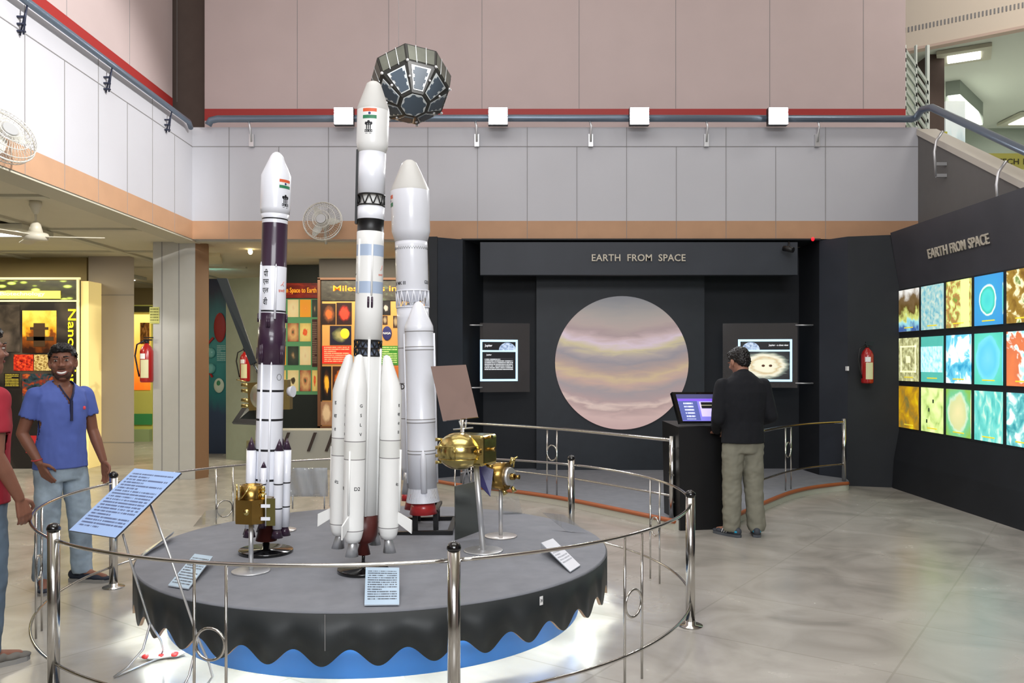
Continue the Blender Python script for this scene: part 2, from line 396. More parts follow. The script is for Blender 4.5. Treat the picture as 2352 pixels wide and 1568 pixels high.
# ---------------------------------------------------------------- columns, gallery walls
b = B(); poly = [(X_(340, 11.1), 11.25), (X_(352, 11.1), 11.1), (X_(448, 11.1), 11.1), (X_(466, 11.1), 11.3), (X_(466, 11.1)-.12, 11.6), (X_(340, 11.1), 11.6)]
b.prism(poly, 0, ZS, 0)
for px in (372, 411): b.bx(X_(px, 11.1)-.004, X_(px, 11.1)+.004, 11.095, 11.1, 0, ZS, 1)
b.hexa([Vector(p) for p in ((X_(449, 11.1), 11.095, 0), (X_(466, 11.1)+.004, 11.29, 0), (X_(466, 11.1)-.116, 11.6, 0), (X_(449, 11.1), 11.59, 0),
        (X_(449, 11.1), 11.095, ZS), (X_(466, 11.1)+.004, 11.29, ZS), (X_(466, 11.1)-.116, 11.6, ZS), (X_(449, 11.1), 11.59, ZS))], 2)
c = struct('trim_2', b, [M_col, M_seam, mat('brown_laminate_edge', (140, 108, 80), .5)])
b = B(); b.prism([(X_(203, 12.6), 12.6), (X_(308, 12.6), 12.6), (X_(303, 13.2), 13.2), (X_(203, 12.6), 13.2)], 0, ZS); b.bx(X_(203, 12.6), X_(308, 12.6), 12.595, 12.6, 2.56, 2.57, 1); b.bx(X_(203, 12.6), X_(308, 12.6), 12.595, 12.6, .34, .35, 1)
struct('trim_3', b, [mat('grey_column_render', (170, 160, 150), .8), M_seam])
struct('wall_gallery', B().bx(-12.8, X_(203, 12.8), 12.75, 12.9, 0, ZS), mat('olive_tan_wall', (178, 158, 112), .8))

# nanotechnology display
Yn = 12.2
def ex(px, Y=Yn): return X_(px, Y)
def ez(py, Y=Yn): return Z_(py, Y)
t = thing('exhibit_panel', 'tall black illuminated wall exhibit lettered Nano in yellow, behind the man in blue', 'exhibit', (ex(60), Yn+.1, 0))
obj('backboard', B().bx(ex(-260), ex(183), Yn, Yn+.3, 0, ez(645)), pic('nano_black', [(0, (20, 18, 18)), (.5, (32, 28, 27)), (.62, (70, 62, 52)), (1, (110, 30, 25))], 3), t)
b = B(); b.bx(ex(-260), ex(186), Yn-.02, Yn, ez(642), ez(637)); b.bx(ex(-260), ex(183), Yn-.02, Yn, ez(693), ez(689)); b.bx(ex(178), ex(183), Yn-.03, Yn, 0, ez(640))
obj('frame', b, mat('bright_frame', (235, 225, 170), .4, emit=.5), t)
obj('light_strip', B().bx(ex(184), ex(202), Yn+.02, Yn+.5, 0, ez(645)), mat('yellow_glow_strip', (238, 214, 140), .5, emit=.5), t)
obj('lit_header', B().card(ex(-260), ex(178), ez(688), ez(644), Yn-.012, .01), pic('bubble_header', [(0, (235, 240, 150)), (.28, (170, 190, 80)), (.4, (60, 60, 32)), (1, (34, 30, 24))], 5, kind='voronoi', emit=.5, stretch=(3, .8, 1)), t)
b = B(); b.card(ex(-260), ex(141), ez(686), ez(668), Yn-.03, .015); h = obj('title_strip', b, mat('yellow_title', (236, 218, 96), .5, emit=.6), t)
tx = fit_text('Biotechnology', ex(106)-ex(4), .07, .003); tx.xf(Matrix.Translation((ex(55), Yn-.034, ez(676)))); obj('lettering', tx, mat('pale_yellow_ink', (255, 250, 200), .5, emit=.5), h)
tx = fit_text('Nanotechnology', (ez(700)-ez(965)), ex(176)-ex(152), .004); tx.xf(Matrix.Rotation(PI/2, 4, 'Y')); tx.xf(Matrix.Translation((ex(163), Yn-.008, ez(839)-.02)))
obj('lettering', tx, mat('yellow_letters', (240, 220, 30), .5, emit=.5), t)
def photo(parent, px0, py0, px1, py1, Y, m, name='photo', t_=.008):
    return obj(name, B().card(X_(px0, Y), X_(px1, Y), Z_(py1, Y), Z_(py0, Y), Y-t_, t_), m, parent)
amber = pic('amber_photo', [(0, (40, 18, 8)), (.38, (120, 60, 14)), (.5, (205, 140, 30)), (1, (235, 205, 90))], 3.2, emit=.3, kind='grad', distort=1.3)
photo(t, 52, 713, 130, 810, Yn, amber)
sc = obj('microscope_picture', B().bx(ex(62), ex(124), Yn-.012, Yn-.008, ez(782), ez(773)).bx(ex(78), ex(104), Yn-.012, Yn-.008, ez(796), ez(742)).bx(ex(70), ex(112), Yn-.013, Yn-.008, ez(757), ez(751)), mat('dark_print', (60, 40, 18), .5), t)
photo(t, 32, 814, 77, 851, Yn, pic('red_photo', [(.3, (60, 10, 8)), (.5, (180, 40, 24)), (.7, (220, 90, 40))], 6, emit=.2))
photo(t, 79, 814, 129, 851, Yn, pic('collage_photo', [(.3, (70, 26, 18)), (.45, (150, 120, 60)), (.6, (200, 180, 120)), (.8, (130, 40, 24))], 9, emit=.2))
photo(t, 10, 857, 46, 890, Yn, textlines('yellow_type', (24, 20, 18), (190, 170, 60), 9))
photo(t, 52, 858, 128, 925, Yn, pic('night_photo', [(.35, (16, 14, 16)), (.5, (40, 60, 66)), (.58, (120, 40, 24)), (.75, (205, 110, 50))], 5, emit=.1, seed=3))
photo(t, -60, 700, 46, 808, Yn, pic('dim_photo', [(.3, (30, 26, 24)), (.6, (80, 70, 62)), (.8, (110, 90, 80))], 3, seed=5))
photo(t, 60, 1000, 84, 1040, Yn, M_redp, 'red_block')

# far orange display seen between the two columns
Yf = 16.5
t = thing('display_case', 'far glowing orange display case between the grey column and the white column', 'exhibit', (X_(322, Yf), Yf+.2, 0))
obj('cabinet', B().bx(X_(300, Yf), X_(350, Yf), Yf, Yf+.4, 0, Z_(700, Yf)), mat('lime_paint', (206, 204, 104), .6), t)
obj('backlit_panel', B().card(X_(309, Yf), X_(345, Yf), Z_(895, Yf), Z_(722, Yf), Yf-.02, .02), pic('orange_glow', [(0, (225, 90, 24)), (.5, (245, 150, 50)), (1, (255, 220, 120))], 2, kind='grad', emit=1.3, distort=.3), t)
obj('photo', B().card(X_(324, Yf), X_(345, Yf), Z_(790, Yf), Z_(741, Yf), Yf-.04, .015), pic('brown_photo', [(.3, (50, 30, 16)), (.6, (170, 110, 50)), (.8, (235, 200, 140))], 4, seed=2), t)
obj('header', B().bx(X_(307, Yf), X_(350, Yf), Yf-.03, Yf, Z_(716, Yf), Z_(703, Yf)), mat('dark_olive', (60, 56, 30), .6), t)
obj('green_band', B().bx(X_(305, Yf), X_(350, Yf), Yf-.02, Yf, Z_(975, Yf), Z_(950, Yf)), mat('green_band_paint', (66, 150, 90), .5), t)
obj('plinth', B().bx(X_(305, Yf), X_(350, Yf), Yf-.15, Yf, 0, Z_(985, Yf)), mat('pale_green_paint', (160, 180, 130), .6), t)

# teal mural, right of the white column
Ym = 14.2
t = thing('mural_panel', 'teal mural panel with red and yellow ovals right of the white column', 'exhibit', (X_(492, Ym), Ym+.05, 0))
obj('board', B().card(X_(425, Ym), X_(521, Ym), 0, Z_(640, Ym), Ym, .1), pic('teal_mural', [(0, (30, 46, 72)), (.22, (40, 60, 90)), (.34, (24, 110, 116)), (.6, (50, 140, 142)), (.82, (34, 96, 110)), (.93, (40, 48, 74)), (1, (44, 50, 78))], 3, kind='grad', distort=.22), t)
def oval(px, py, rx, ry, m, nm, d=.03):
    c = P(px, py, Ym-.02); obj(nm, B().ball(c, (rx/F*Ym, d, ry/F*Ym)), m, t)
obj('text_lines', B().card(X_(497, Ym), X_(520, Ym), Z_(832, Ym), Z_(790, Ym), Ym-.01, .01), textlines('teal_type', (44, 130, 134), (150, 190, 190), 10), t)
oval(505, 752, 14, 34, mat('mural_red', (150, 44, 44), .5), 'red_oval')
oval(466, 745, 12, 34, mat('mural_yellow', (214, 210, 90), .5), 'yellow_oval')
for py in (810, 846): oval(484, py, 11, 12, mat('mural_bubble', (110, 180, 180), .1, coat=.5), 'bubble', .06)
oval(503, 885, 12, 17, mat('mural_white', (190, 205, 190), .5), 'pale_oval'); oval(503, 880, 6, 8, M_green, 'green_oval', .04)
b = B(); b.tube([P(468, 800, Ym-.02), P(490, 775, Ym-.02)], .02); b.tube([P(470, 838, Ym-.02), P(488, 866, Ym-.02)], .02); obj('red_link', b, M_redp, t)

# grey-green side wall with extinguisher behind the satellites
b = B(); b.hexa([Vector(p) for p in ((X_(519, 13.4), 13.4, 0), (X_(600, 13.0), 13.0, 0), (X_(600, 13.3), 13.3, 0), (X_(519, 13.7), 13.7, 0),
    (X_(519, 13.4), 13.4, Z_(640, 13.4)), (X_(600, 13.0), 13.0, Z_(636, 13.0)), (X_(600, 13.3), 13.3, Z_(636, 13.0)), (X_(519, 13.7), 13.7, Z_(640, 13.4)))])
struct('wall_partition', b, mat('grey_green_wall', (142, 148, 130), .8, noise_amt=.03))

# From Space to Earth panel, Milestones panel
Ye = 13.7
t = thing('poster_board', 'lit poster board titled From Space to Earth with a green grid of pictures', 'poster', (X_(650, Ye), Ye+.1, 0))
obj('board', B().bx(X_(604, Ye), X_(733, Ye), Ye, Ye+.15, Z_(985, Ye), ZS-.01), mat('dark_green_board', (34, 40, 36), .5), t)
obj('header', B().card(X_(604, Ye), X_(729, Ye), Z_(684, Ye), Z_(650, Ye), Ye-.01, .01), pic('red_header', [(.3, (90, 24, 18)), (.55, (150, 36, 24)), (.75, (200, 70, 40))], 5, emit=.15), t)
tx = fit_text('From Space to Earth', X_(727, Ye)-X_(640, Ye), (Z_(664, Ye)-Z_(676, Ye))*1.25, .003); tx.xf(Matrix.Translation((X_(684, Ye), Ye-.016, Z_(668, Ye)))); obj('lettering', tx, mat('orange_letters', (250, 170, 40), .5, emit=.6), t)
obj('grid', B().bx(X_(604, Ye), X_(730, Ye), Ye-.006, Ye, Z_(906, Ye), Z_(686, Ye)), mat('mint_frame', (98, 160, 110), .5, emit=.08), t)
cols3 = [(606, 626), (630, 657), (661, 686), (689, 714), (717, 729)]
pal = [[(0, (250, 190, 110)), (.15, (240, 150, 50)), (.7, (236, 156, 44))], [(0, (60, 50, 36)), (.22, (80, 66, 44)), (.3, (226, 206, 150)), (1, (214, 190, 130))], [(0, (180, 150, 110)), (.2, (110, 90, 64)), (.32, (60, 66, 56)), (1, (40, 50, 44))],
       [(0, (70, 76, 50)), (.16, (96, 90, 60)), (.25, (190, 120, 80)), (.45, (214, 170, 110)), (1, (150, 70, 50))], [(0, (216, 190, 140)), (.3, (232, 210, 160)), (1, (222, 196, 140))], [(0, (250, 130, 60)), (.3, (230, 80, 40)), (.42, (236, 206, 120)), (1, (210, 180, 100))]]
for i, (a, c_) in enumerate(cols3):
    for j, (p, q) in enumerate(((688, 728), (742, 784), (795, 838), (850, 898))):
        k = (i*2+j*5) % 6
        photo(t, a, p, c_, q, Ye-.006, pic('grid_photo_%d_%d' % (k, i), pal[k], 3, seed=k*1.3+i, emit=.3, kind='radial', distort=.55))
photo(t, 717, 733, 729, 842, Ye-.008, textlines('maroon_type', (80, 40, 34), (170, 140, 120), 26))
obj('apron', B().bx(X_(606, Ye), X_(733, Ye), Ye-.9, Ye, 0, .35), mat('olive_apron', (120, 116, 86), .25, noise_amt=.3, nscale=3), t)
Yk = 12.9
t = thing('poster_board', 'tall brown-framed poster board titled Milestones, behind the tallest rocket', 'poster', (X_(860, Yk), Yk+.1, 0))
obj('board', B().bx(X_(733, Yk), X_(1000, Yk), Yk, Yk+.15, 0, ZS-.01), mat('dark_brown_board', (40, 32, 26), .5), t)
b = B(); b.bx(X_(731, Yk), X_(737, Yk), Yk-.05, Yk, Z_(985, Yk), Z_(640, Yk)); b.bx(X_(731, Yk), X_(1000, Yk), Yk-.05, Yk, Z_(643, Yk), Z_(638, Yk)); b.bx(X_(731, Yk), X_(1000, Yk), Yk-.05, Yk, Z_(985, Yk), Z_(978, Yk))
obj('frame', b, mat('brown_frame', (110, 72, 48), .4), t)
obj('header', B().card(X_(738, Yk), X_(1000, Yk), Z_(690, Yk), Z_(643, Yk), Yk-.01, .01), pic('header_grey', [(.3, (40, 38, 34)), (.6, (66, 62, 54)), (.8, (100, 124, 90))], 5, stretch=(3, 1, 1)), t)
tx = fit_text('Milestones in Space', X_(985, Yk)-X_(766, Yk), Z_(655, Yk)-Z_(672, Yk), .003); tx.xf(Matrix.Translation((X_(875, Yk), Yk-.014, Z_(664, Yk)))); obj('lettering', tx, mat('amber_letters', (240, 140, 30), .5, emit=.6), t)
obj('ground', B().bx(X_(740, Yk), X_(1000, Yk), Yk-.004, Yk, Z_(978, Yk), Z_(692, Yk)), mat('amber_ground', (196, 142, 76), .5, emit=.1), t)
for (a, p, c_, q, st, k) in ((740, 697, 771, 745, [(.3, (40, 24, 18)), (.6, (120, 70, 40)), (.75, (220, 90, 40))], 'planet_photo'), (773, 695, 808, 745, [(.35, (40, 20, 18)), (.5, (110, 30, 24)), (.62, (230, 60, 40))], 'nebula_photo'),
        (758, 748, 807, 792, [(.35, (30, 26, 40)), (.55, (90, 90, 60)), (.75, (150, 140, 90))], 'solar_photo'), (740, 841, 761, 919, [(.35, (14, 10, 8)), (.55, (60, 30, 12)), (.72, (240, 170, 50))], 'flame_photo'),
        (764, 841, 812, 900, [(.3, (60, 30, 16)), (.5, (220, 110, 30)), (.7, (240, 190, 110))], 'launch_photo'), (737, 922, 762, 976, [(.3, (150, 110, 80)), (.6, (210, 180, 140))], 'sketch_photo'),
        (876, 691, 897, 723, [(.35, (24, 20, 18)), (.6, (40, 36, 34)), (.75, (170, 160, 150))], 'galaxy_photo'), (903, 725, 915, 752, [(.3, (60, 40, 30)), (.7, (150, 130, 100))], 'small_photo'),
        (879, 725, 890, 745, [(.3, (60, 40, 30)), (.7, (150, 130, 100))], 'small_photo'), (874, 841, 915, 960, [(.3, (190, 100, 40)), (.6, (240, 180, 70))], 'orange_photo'), (988, 650, 999, 800, [(.3, (150, 60, 40)), (.7, (220, 120, 70))], 'edge_photo')):
    photo(t, a, p, c_, q, Yk-.004, pic(k, [(1-z, w) for z, w in st[::-1]], 4, seed=len(k), emit=.25, kind='radial', distort=.5))
photo(t, 740, 794, 807, 835, Yk-.004, textlines('red_type', (216, 50, 30), (240, 170, 130), 9, emit=.2), 'text_block')
photo(t, 874, 794, 915, 838, Yk-.004, textlines('green_type', (60, 130, 40), (190, 210, 130), 9, emit=.2), 'text_block')
photo(t, 764, 905, 812, 976, Yk-.004, textlines('sand_type', (206, 160, 90), (130, 90, 50), 16), 'text_block')
obj('sun_picture', B().ball(P(792, 766, Yk-.012), (.07, .006, .08)), mat('sun_yellow', (250, 190, 40), .5, emit=.5), t)
obj('round_logo', B().ball(P(889, 765, Yk-.012), (.072, .006, .11)), mat('logo_blue', (44, 44, 100), .5), t)
tx = fit_text('NASA', .12, .035, .002); tx.xf(Matrix.Translation((X_(889, Yk), Yk-.022, Z_(765, Yk)))); obj('lettering', tx, M_whitep, t)
# low grey plinth below the boards
b = B(); b.bx(X_(586, 12.1), X_(765, 12.1), 12.1, 12.5, 0, Z_(988, 12.1)); 
t = thing('plinth', 'long low grey plinth with dark slanted strips below the poster boards', 'plinth', (X_(670, 12.1), 12.3, 0))
obj('block', b, mat('plinth_grey', (168, 168, 160), .6), t)
for px in (655, 716, 757): 
    x = X_(px, 12.08); b = B(); z0, z1 = Z_(1036, 12.08), Z_(993, 12.08)
    b.hexa([Vector(p) for p in ((x-.07, 12.07, z0), (x-.03, 12.07, z0), (x-.03, 12.1, z0), (x-.07, 12.1, z0), (x+.03, 12.07, z1), (x+.07, 12.07, z1), (x+.07, 12.1, z1), (x+.03, 12.1, z1))]); obj('dark_strip', b, mat('strip_brown', (60, 48, 44), .5), t)

# ---------------------------------------------------------------- black alcove "EARTH FROM SPACE"
ZH = 3.13
b = B()
# left wing, right wing (angled), right dark face, header, inner side walls, back wall
def wallseg(x0, y0, x1, y1, z0, z1, th, mi):
    d = Vector((x1-x0, y1-y0)); n = Vector((-d.y, d.x)).normalized()*th
    b.hexa([Vector(p) for p in ((x0, y0, z0), (x1, y1, z0), (x1+n.x, y1+n.y, z0), (x0+n.x, y0+n.y, z0), (x0, y0, z1), (x1, y1, z1), (x1+n.x, y1+n.y, z1), (x0+n.x, y0+n.y, z1))], mi)
wallseg(X_(986, 10.5), 10.5, X_(1062, 10.7), 10.75, 0, ZH, .12, 1)
wallseg(X_(1062, 10.7), 10.75, X_(1108, 11.2), 11.45, 0, ZH, .12, 0)
wallseg(X_(1100, 11.5), 11.5, X_(1232, 11.5), 11.5, 0, ZH, .1, 0)
wallseg(X_(1618, 11.5), 11.5, X_(1840, 11.5), 11.5, 0, ZH, .1, 0)
wallseg(X_(1835, 11.5), 11.5, X_(1885, 10.8), 10.85, 0, ZH, .12, 0)
wallseg(X_(1885, 10.8), 10.85, X_(1947, 10.5), 10.5, 0, ZH, .12, 1)
wallseg(X_(1947, 10.5), 10.5, 4.8, 10.33, 0, ZH, .12, 0)
b.bx(X_(986, 10.5), X_(986, 10.5)+.1, 10.5, 12.85, 0, ZH, 0)
b.bx(X_(1240, 11.5), X_(1612, 11.5), 11.40, 11.5, 0, ZH, 1)
b.bx(X_(1060, 10.8), X_(1885, 10.8), 10.8, 11.45, ZH, ZH+.02, 0)
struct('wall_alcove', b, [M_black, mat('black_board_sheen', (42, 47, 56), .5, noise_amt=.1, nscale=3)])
t = thing('header_board', 'long charcoal header board reading EARTH FROM SPACE above the planet', 'sign', (X_(1468, 10.8), 10.8, 2.6))
obj('board', B().bx(X_(1103, 10.8), X_(1832, 10.8), 10.8, 10.95, Z_(631, 10.8), Z_(556, 10.8)), M_black2, t)
tx = fit_text('EARTH  FROM  SPACE', X_(1574, 10.8)-X_(1359, 10.8), Z_(584, 10.8)-Z_(600, 10.8), .02, 1.05); tx.xf(Matrix.Translation((X_(1466.5, 10.8), 10.79, Z_(592, 10.8)))); obj('lettering', tx, M_cream, t)
struct('wall_panel', B().bx(X_(1232, 11.35), X_(1618, 11.35), 11.35, 11.4, .08, ZH-.02), mat('slate_centre_panel', (40, 45, 52), .5, noise_amt=.08))
# planet disc
def jupiter():
    m = bpy.data.materials.new('banded_planet_picture'); m.use_nodes = True; nt = m.node_tree; bs = nt.nodes['Principled BSDF']
    uv = nt.nodes.new('ShaderNodeUVMap'); sp = nt.nodes.new('ShaderNodeSeparateXYZ'); nt.links.new(uv.outputs[0], sp.inputs[0])
    x, y = sp.outputs[0], sp.outputs[1]
    xc = math_(nt, 'SUBTRACT', x, .5); bow = math_(nt, 'MULTIPLY', math_(nt, 'MULTIPLY', xc, xc), -.42)
    mp = nt.nodes.new('ShaderNodeMapping'); mp.inputs['Scale'].default_value = (1.2, 5, 1); nt.links.new(uv.outputs[0], mp.inputs[0])
    n = nt.nodes.new('ShaderNodeTexNoise'); n.inputs['Scale'].default_value = 4; n.inputs['Detail'].default_value = 7; n.inputs['Distortion'].default_value = .6; nt.links.new(mp.outputs[0], n.inputs[0])
    v = math_(nt, 'ADD', math_(nt, 'ADD', y, bow), math_(nt, 'MULTIPLY', math_(nt, 'SUBTRACT', n.outputs['Fac'], .5), .11))
    r = ramp(nt, [(0, (196, 166, 164)), (.08, (204, 176, 172)), (.14, (180, 154, 152)), (.165, (214, 192, 184)), (.2, (176, 152, 152)), (.27, (158, 148, 152)), (.33, (190, 162, 152)), (.37, (200, 178, 146)),
                  (.42, (180, 156, 146)), (.49, (148, 142, 150)), (.54, (172, 160, 158)), (.585, (200, 188, 154)), (.63, (212, 194, 206)), (.67, (196, 174, 176)), (.71, (168, 148, 150)), (.76, (176, 160, 156)), (.84, (166, 158, 154)), (.93, (152, 150, 152)), (1, (142, 142, 148))])
    nt.links.new(v, r.inputs[0]); nt.links.new(r.outputs[0], bs.inputs['Base Color']); nt.links.new(r.outputs[0], bs.inputs['Emission Color'])
    bs.inputs['Emission Strength'].default_value = .38; bs.inputs['Roughness'].default_value = .6
    return m
cx, cz, R = X_(1428, 11.33), Z_(833, 11.33), 153/F*11.33
b = B(); N = 96; ys = 11.315
front = []
for k in range(N):
    a = 2*PI*k/N; front.append((cx+R*math.cos(a), ys, cz+R*math.sin(a)))
f = b.face(front, 0, [(.5+.5*math.cos(2*PI*k/N), .5+.5*math.sin(2*PI*k/N)) for k in range(N)])
for k in range(N):
    p, q = front[k], front[(k+1) % N]; b.face([p, q, (q[0], 11.35, q[2]), (p[0], 11.35, p[2])], 0)
bmesh.ops.remove_doubles(b.bm, verts=b.bm.verts, dist=1e-5)
tag(obj('planet_disc', b, jupiter()), 'large glowing round disc of a banded brown and cream planet on the black wall', 'planet display')

# projected glass screens
def screen(px0, py0, px1, py1, s, Y, yaw, label, right):
    cx_ = X_((px0+px1)/2, Y); t = thing('glass_screen', label, 'screen', (cx_, Y, Z_(py1, Y)), (0, 0, yaw))
    w = (px1-px0)/F*Y/math.cos(yaw); h = (py1-py0)/F*Y; w2 = w/2
    obj('glass_sheet', B().card(-w2, w2, 0, h, 0, .012), mat('smoked_acrylic', (96, 92, 92), .12, alpha=.35, coat=.5), t, True)
    def lx(px): return -w2+(px-px0)/(px1-px0)*w
    def lz(py): return (py1-py)/F*Y
    b = B(); b.card(lx(s[0]), lx(s[2]), lz(s[3]), lz(s[1]), -.006, .005); d = obj('lit_border', b, mat('cyan_white_border', (190, 225, 255), .4, emit=.95), t, True)
    bw = 5
    y0 = s[1]+24
    b = B().card(lx(s[0]+bw), lx(s[2]-bw), lz(y0), lz(s[1]+bw), -.009, .003); hd = obj('title_area', b, mat('screen_black', (34, 34, 38), .3, emit=.15), t, True)
    b = B().card(lx(s[0]+bw), lx(s[2]-bw), lz(s[3]-bw), lz(y0+4), -.009, .003)
    if not right:
        obj('text_area', b, mat('screen_black', (34, 34, 38), .3), t, True)
        x0, x1 = lx(s[0]+10), lx(s[2]-11)
        obj('text_block', B().card(x0, x1, lz(s[3]-26), lz(y0+18), -.011, .002), textlines('white_type', (34, 34, 38), (220, 225, 230), 7, emit=.7, mx=.0, my=0), t, True)
        tx = fit_text('Jupiter', .1, .04, .002); tx.xf(Matrix.Translation((lx(s[0]+19), -.012, lz(s[1]+14)))); obj('lettering', tx, mat('white_glow', (240, 240, 245), .4, emit=.8), t, True)
        tx = fit_text('Jupiter', .07, .025, .002); tx.xf(Matrix.Translation((lx(s[0]+20), -.012, lz(y0+11)))); obj('lettering', tx, mat('white_glow', (240, 240, 245), .4), t, True)
        mc = (lx(s[0]+62), lz(y0)); 
    else:
        obj('picture_area', b, pic('cloud_picture', [(0, (235, 228, 200)), (.35, (225, 220, 196)), (.45, (196, 178, 140)), (.58, (230, 226, 205)), (.72, (120, 130, 120)), (.8, (44, 46, 48)), (1, (30, 30, 34))], 4, kind='radial', emit=.7, distort=.35, stretch=(1, 3, 1)), t, True)
        for dx in (-12, 4): obj('dark_spot', B().ball((lx((s[0]+s[2])/2+8+dx), -.011, lz((y0+s[3])/2)), (.022, .003, .016)), mat('spot_brown', (110, 70, 50), .5), t, True)
        tx = fit_text('Jupiter - a close view', .25, .03, .002); tx.xf(Matrix.Translation((lx(s[2]-30), -.012, lz(s[1]+14)))); obj('lettering', tx, mat('white_glow', (240, 240, 245), .4), t, True)
        mc = (lx(s[0]+28), lz(y0))
    b = B(); r = .115; pts = [(mc[0]+r*math.cos(PI*k/20), -.011, mc[1]+r*.88*math.sin(PI*k/20)) for k in range(21)]; pts = [p for p in pts]
    b.face(pts, 0, [(.5+.5*math.cos(PI*k/20), .5*math.sin(PI*k/20)) for k in range(21)]); obj('moon_picture', b, pic('moon', [(.3, (90, 110, 140)), (.5, (170, 190, 220)), (.7, (220, 230, 245))], 6, emit=.6), t, True)
    sd = 1 if right else -1
    b = B()
    for z in (.06, h-.03): b.tube([(sd*(w2-.03), -.012, z), (sd*(w2+.19), -.012, z), (sd*(w2+.2), .1+abs(11.45-Y), z)], .01, 8)
    obj('bracket', b, M_steelb, t, True)
    return t
screen(1103, 742, 1217, 900, (1103, 780, 1189, 875), 11.1, math.radians(12), 'glass screen with a lit text page titled Jupiter, left of the big planet', False)
screen(1663, 742, 1828, 890, (1697, 779, 1816, 876), 11.1, math.radians(-8), 'glass screen with a lit close-up planet picture, behind the man in black', True)

# stage floor of the alcove with timber trim
out = [(X_(986, 10.5), 10.45), (-.6, 9.98), (-.23, 9.72), (.2, 9.36), (.567, 8.99), (1.0, 8.42), (1.5, 7.72), (1.62, 7.62), (2.1, 7.95), (2.63, 8.73), (3.1, 9.38), (3.45, 9.75), (3.77, 9.98), (4.08, 10.15), (4.2, 10.5)]
def smooth_curve(p, n=6):
    r = []; p = [Vector((*q, 0)) for q in p]
    for i in range(len(p)-1):
        a, b_, c_, d = p[max(i-1, 0)], p[i], p[i+1], p[min(i+2, len(p)-1)]
        for k in range(n):
            s = k/n; r.append(.5*((2*b_)+(c_-a)*s+(2*a-5*b_+4*c_-d)*s*s+(3*b_-3*c_+d-a)*s**3))
    return r+[p[-1]]
sc_ = smooth_curve(out[:7])+smooth_curve(out[8:])
ring = [(p.x, p.y) for p in sc_]
b = B(); b.prism(ring+[(4.1, 11.5), (X_(1000, 11.5), 11.5)], 0, .09, 0, 1)
struct('floor_stage', b, [M_carpet, mat('stage_riser_white', (196, 194, 180), .6)])
for nm, seg in (('a', smooth_curve(out[:7])), ('b', smooth_curve(out[8:14]))):
    o = struct('trim_4' if nm == 'a' else 'trim_5', B().tube([(p.x, p.y-.01, .085) for p in seg], .022, 8), M_orange)
# stage barrier
def stage_rail(curve, posts, label, bars, side):
    t = thing('barrier_rail', label, 'railing', tuple(curve[0].xy)+(.09,))
    for z, r, nm in ((.82, .017, 'upper_rail'), (.30, .012, 'lower_rail')): obj(nm, B().tube([(p.x, p.y+.12, z) for p in curve], r, 8), M_steel, t)
    for i in posts:
        p = curve[i]; obj('post', B().cyl((p.x, p.y+.12, .09), (p.x, p.y+.12, .86), .026, n=16), M_steel, t)
    for i in bars:
        p = curve[i]; q = curve[i+1]; d = (q-p).normalized()*.075
        for s in (-1, 1): obj('bar', B().cyl((p.x+s*d.x, p.y+.12+s*d.y, .09), (p.x+s*d.x, p.y+.12+s*d.y, .82), .009, n=8), M_steel, t)
        obj('ring', B().tube([(p.x+d.x*math.cos(a), p.y+.12+d.y*math.cos(a), .55+.085*math.sin(a)) for a in [2*PI*k/24 for k in range(24)]], .008, 8, closed=True), M_steel, t)
cl = smooth_curve(out[1:7]); cr = smooth_curve(out[9:14])
stage_rail(cl, (0, len(cl)-1), 'steel railing along the stage edge, left of the kiosk', (16,), 0)
stage_rail(cr, (len(cr)-1,), 'steel railing along the stage edge, right of the man in black', (7,), 1)

# ---------------------------------------------------------------- right wall with backlit satellite images
prof = [(4.70, 0), (4.72, .35), (4.785, .72), (4.79, 2.45), (4.675, 3.15)]
y0_, y1_ = 2.5, 10.33
b = B()
def seg(i, mi):
    (xa, za), (xb, zb) = prof[i], prof[i+1]
    b.face([(xa, y1_, za), (xa, y0_, za), (xb, y0_, zb), (xb, y1_, zb)], mi)
for i in range(4): seg(i, 1 if i == 3 else 0)
b.face([(4.675, y1_, 3.15), (4.675, y0_, 3.15), (5.2, y0_, 3.15), (5.2, y1_, 3.15)], 1)
b.face([(5.2, y1_, 0), (5.2, y0_, 0), (5.2, y0_, 3.15), (5.2, y1_, 3.15)], 0)
for yy in (y0_, y1_): b.face([(x, yy, z) for x, z in prof]+[(5.2, yy, 3.15), (5.2, yy, 0)], 0)
bmesh.ops.remove_doubles(b.bm, verts=b.bm.verts, dist=1e-4)
struct('wall_right_exhibit', b, [M_black, M_char])
# header lettering on the leaning face
xa, za = prof[3]; xb, zb = prof[4]
def hdr(px, py):
    """point on the leaning header face seen at that place"""
    dx, dz = (px-CX)/F, -(py-HY)/F; k = (xb-xa)/(zb-za); Y = (xa+k*(CH-za))/(dx-k*dz); return Vector((dx*Y, Y, CH+dz*Y))
A_, B_ = hdr(2133, 582), hdr(2273, 548)
lean = Vector((xb-xa, 0, zb-za)).normalized(); yd = Vector((0, -1, 0)); nrm = Vector((-lean.z, 0, lean.x))   # outward, towards the hall
Mx = Matrix((( yd.x, -nrm.x, lean.x, 0), (yd.y, -nrm.y, lean.y, 0), (yd.z, -nrm.z, lean.z, 0), (0, 0, 0, 1)))
ctr = (A_+B_)/2; ctr.x = xa+(ctr.z-za)*(xb-xa)/(zb-za)
t = thing('sign_lettering', 'raised cream letters EARTH FROM SPACE on the leaning header of the right wall', 'sign', ctr)
WL = A_.y-B_.y
for wd, u0, u1 in (('EARTH', 0, .345), ('FROM', .395, .645), ('SPACE', .695, 1)):
    tx = fit_text(wd, WL*(u1-u0), .108, .012); tx.xf(Matrix.Translation(ctr+nrm*.008-Vector((0, 1, 0))*WL*((u0+u1)/2-.5)) @ Mx); obj('word', tx, M_cream, t)

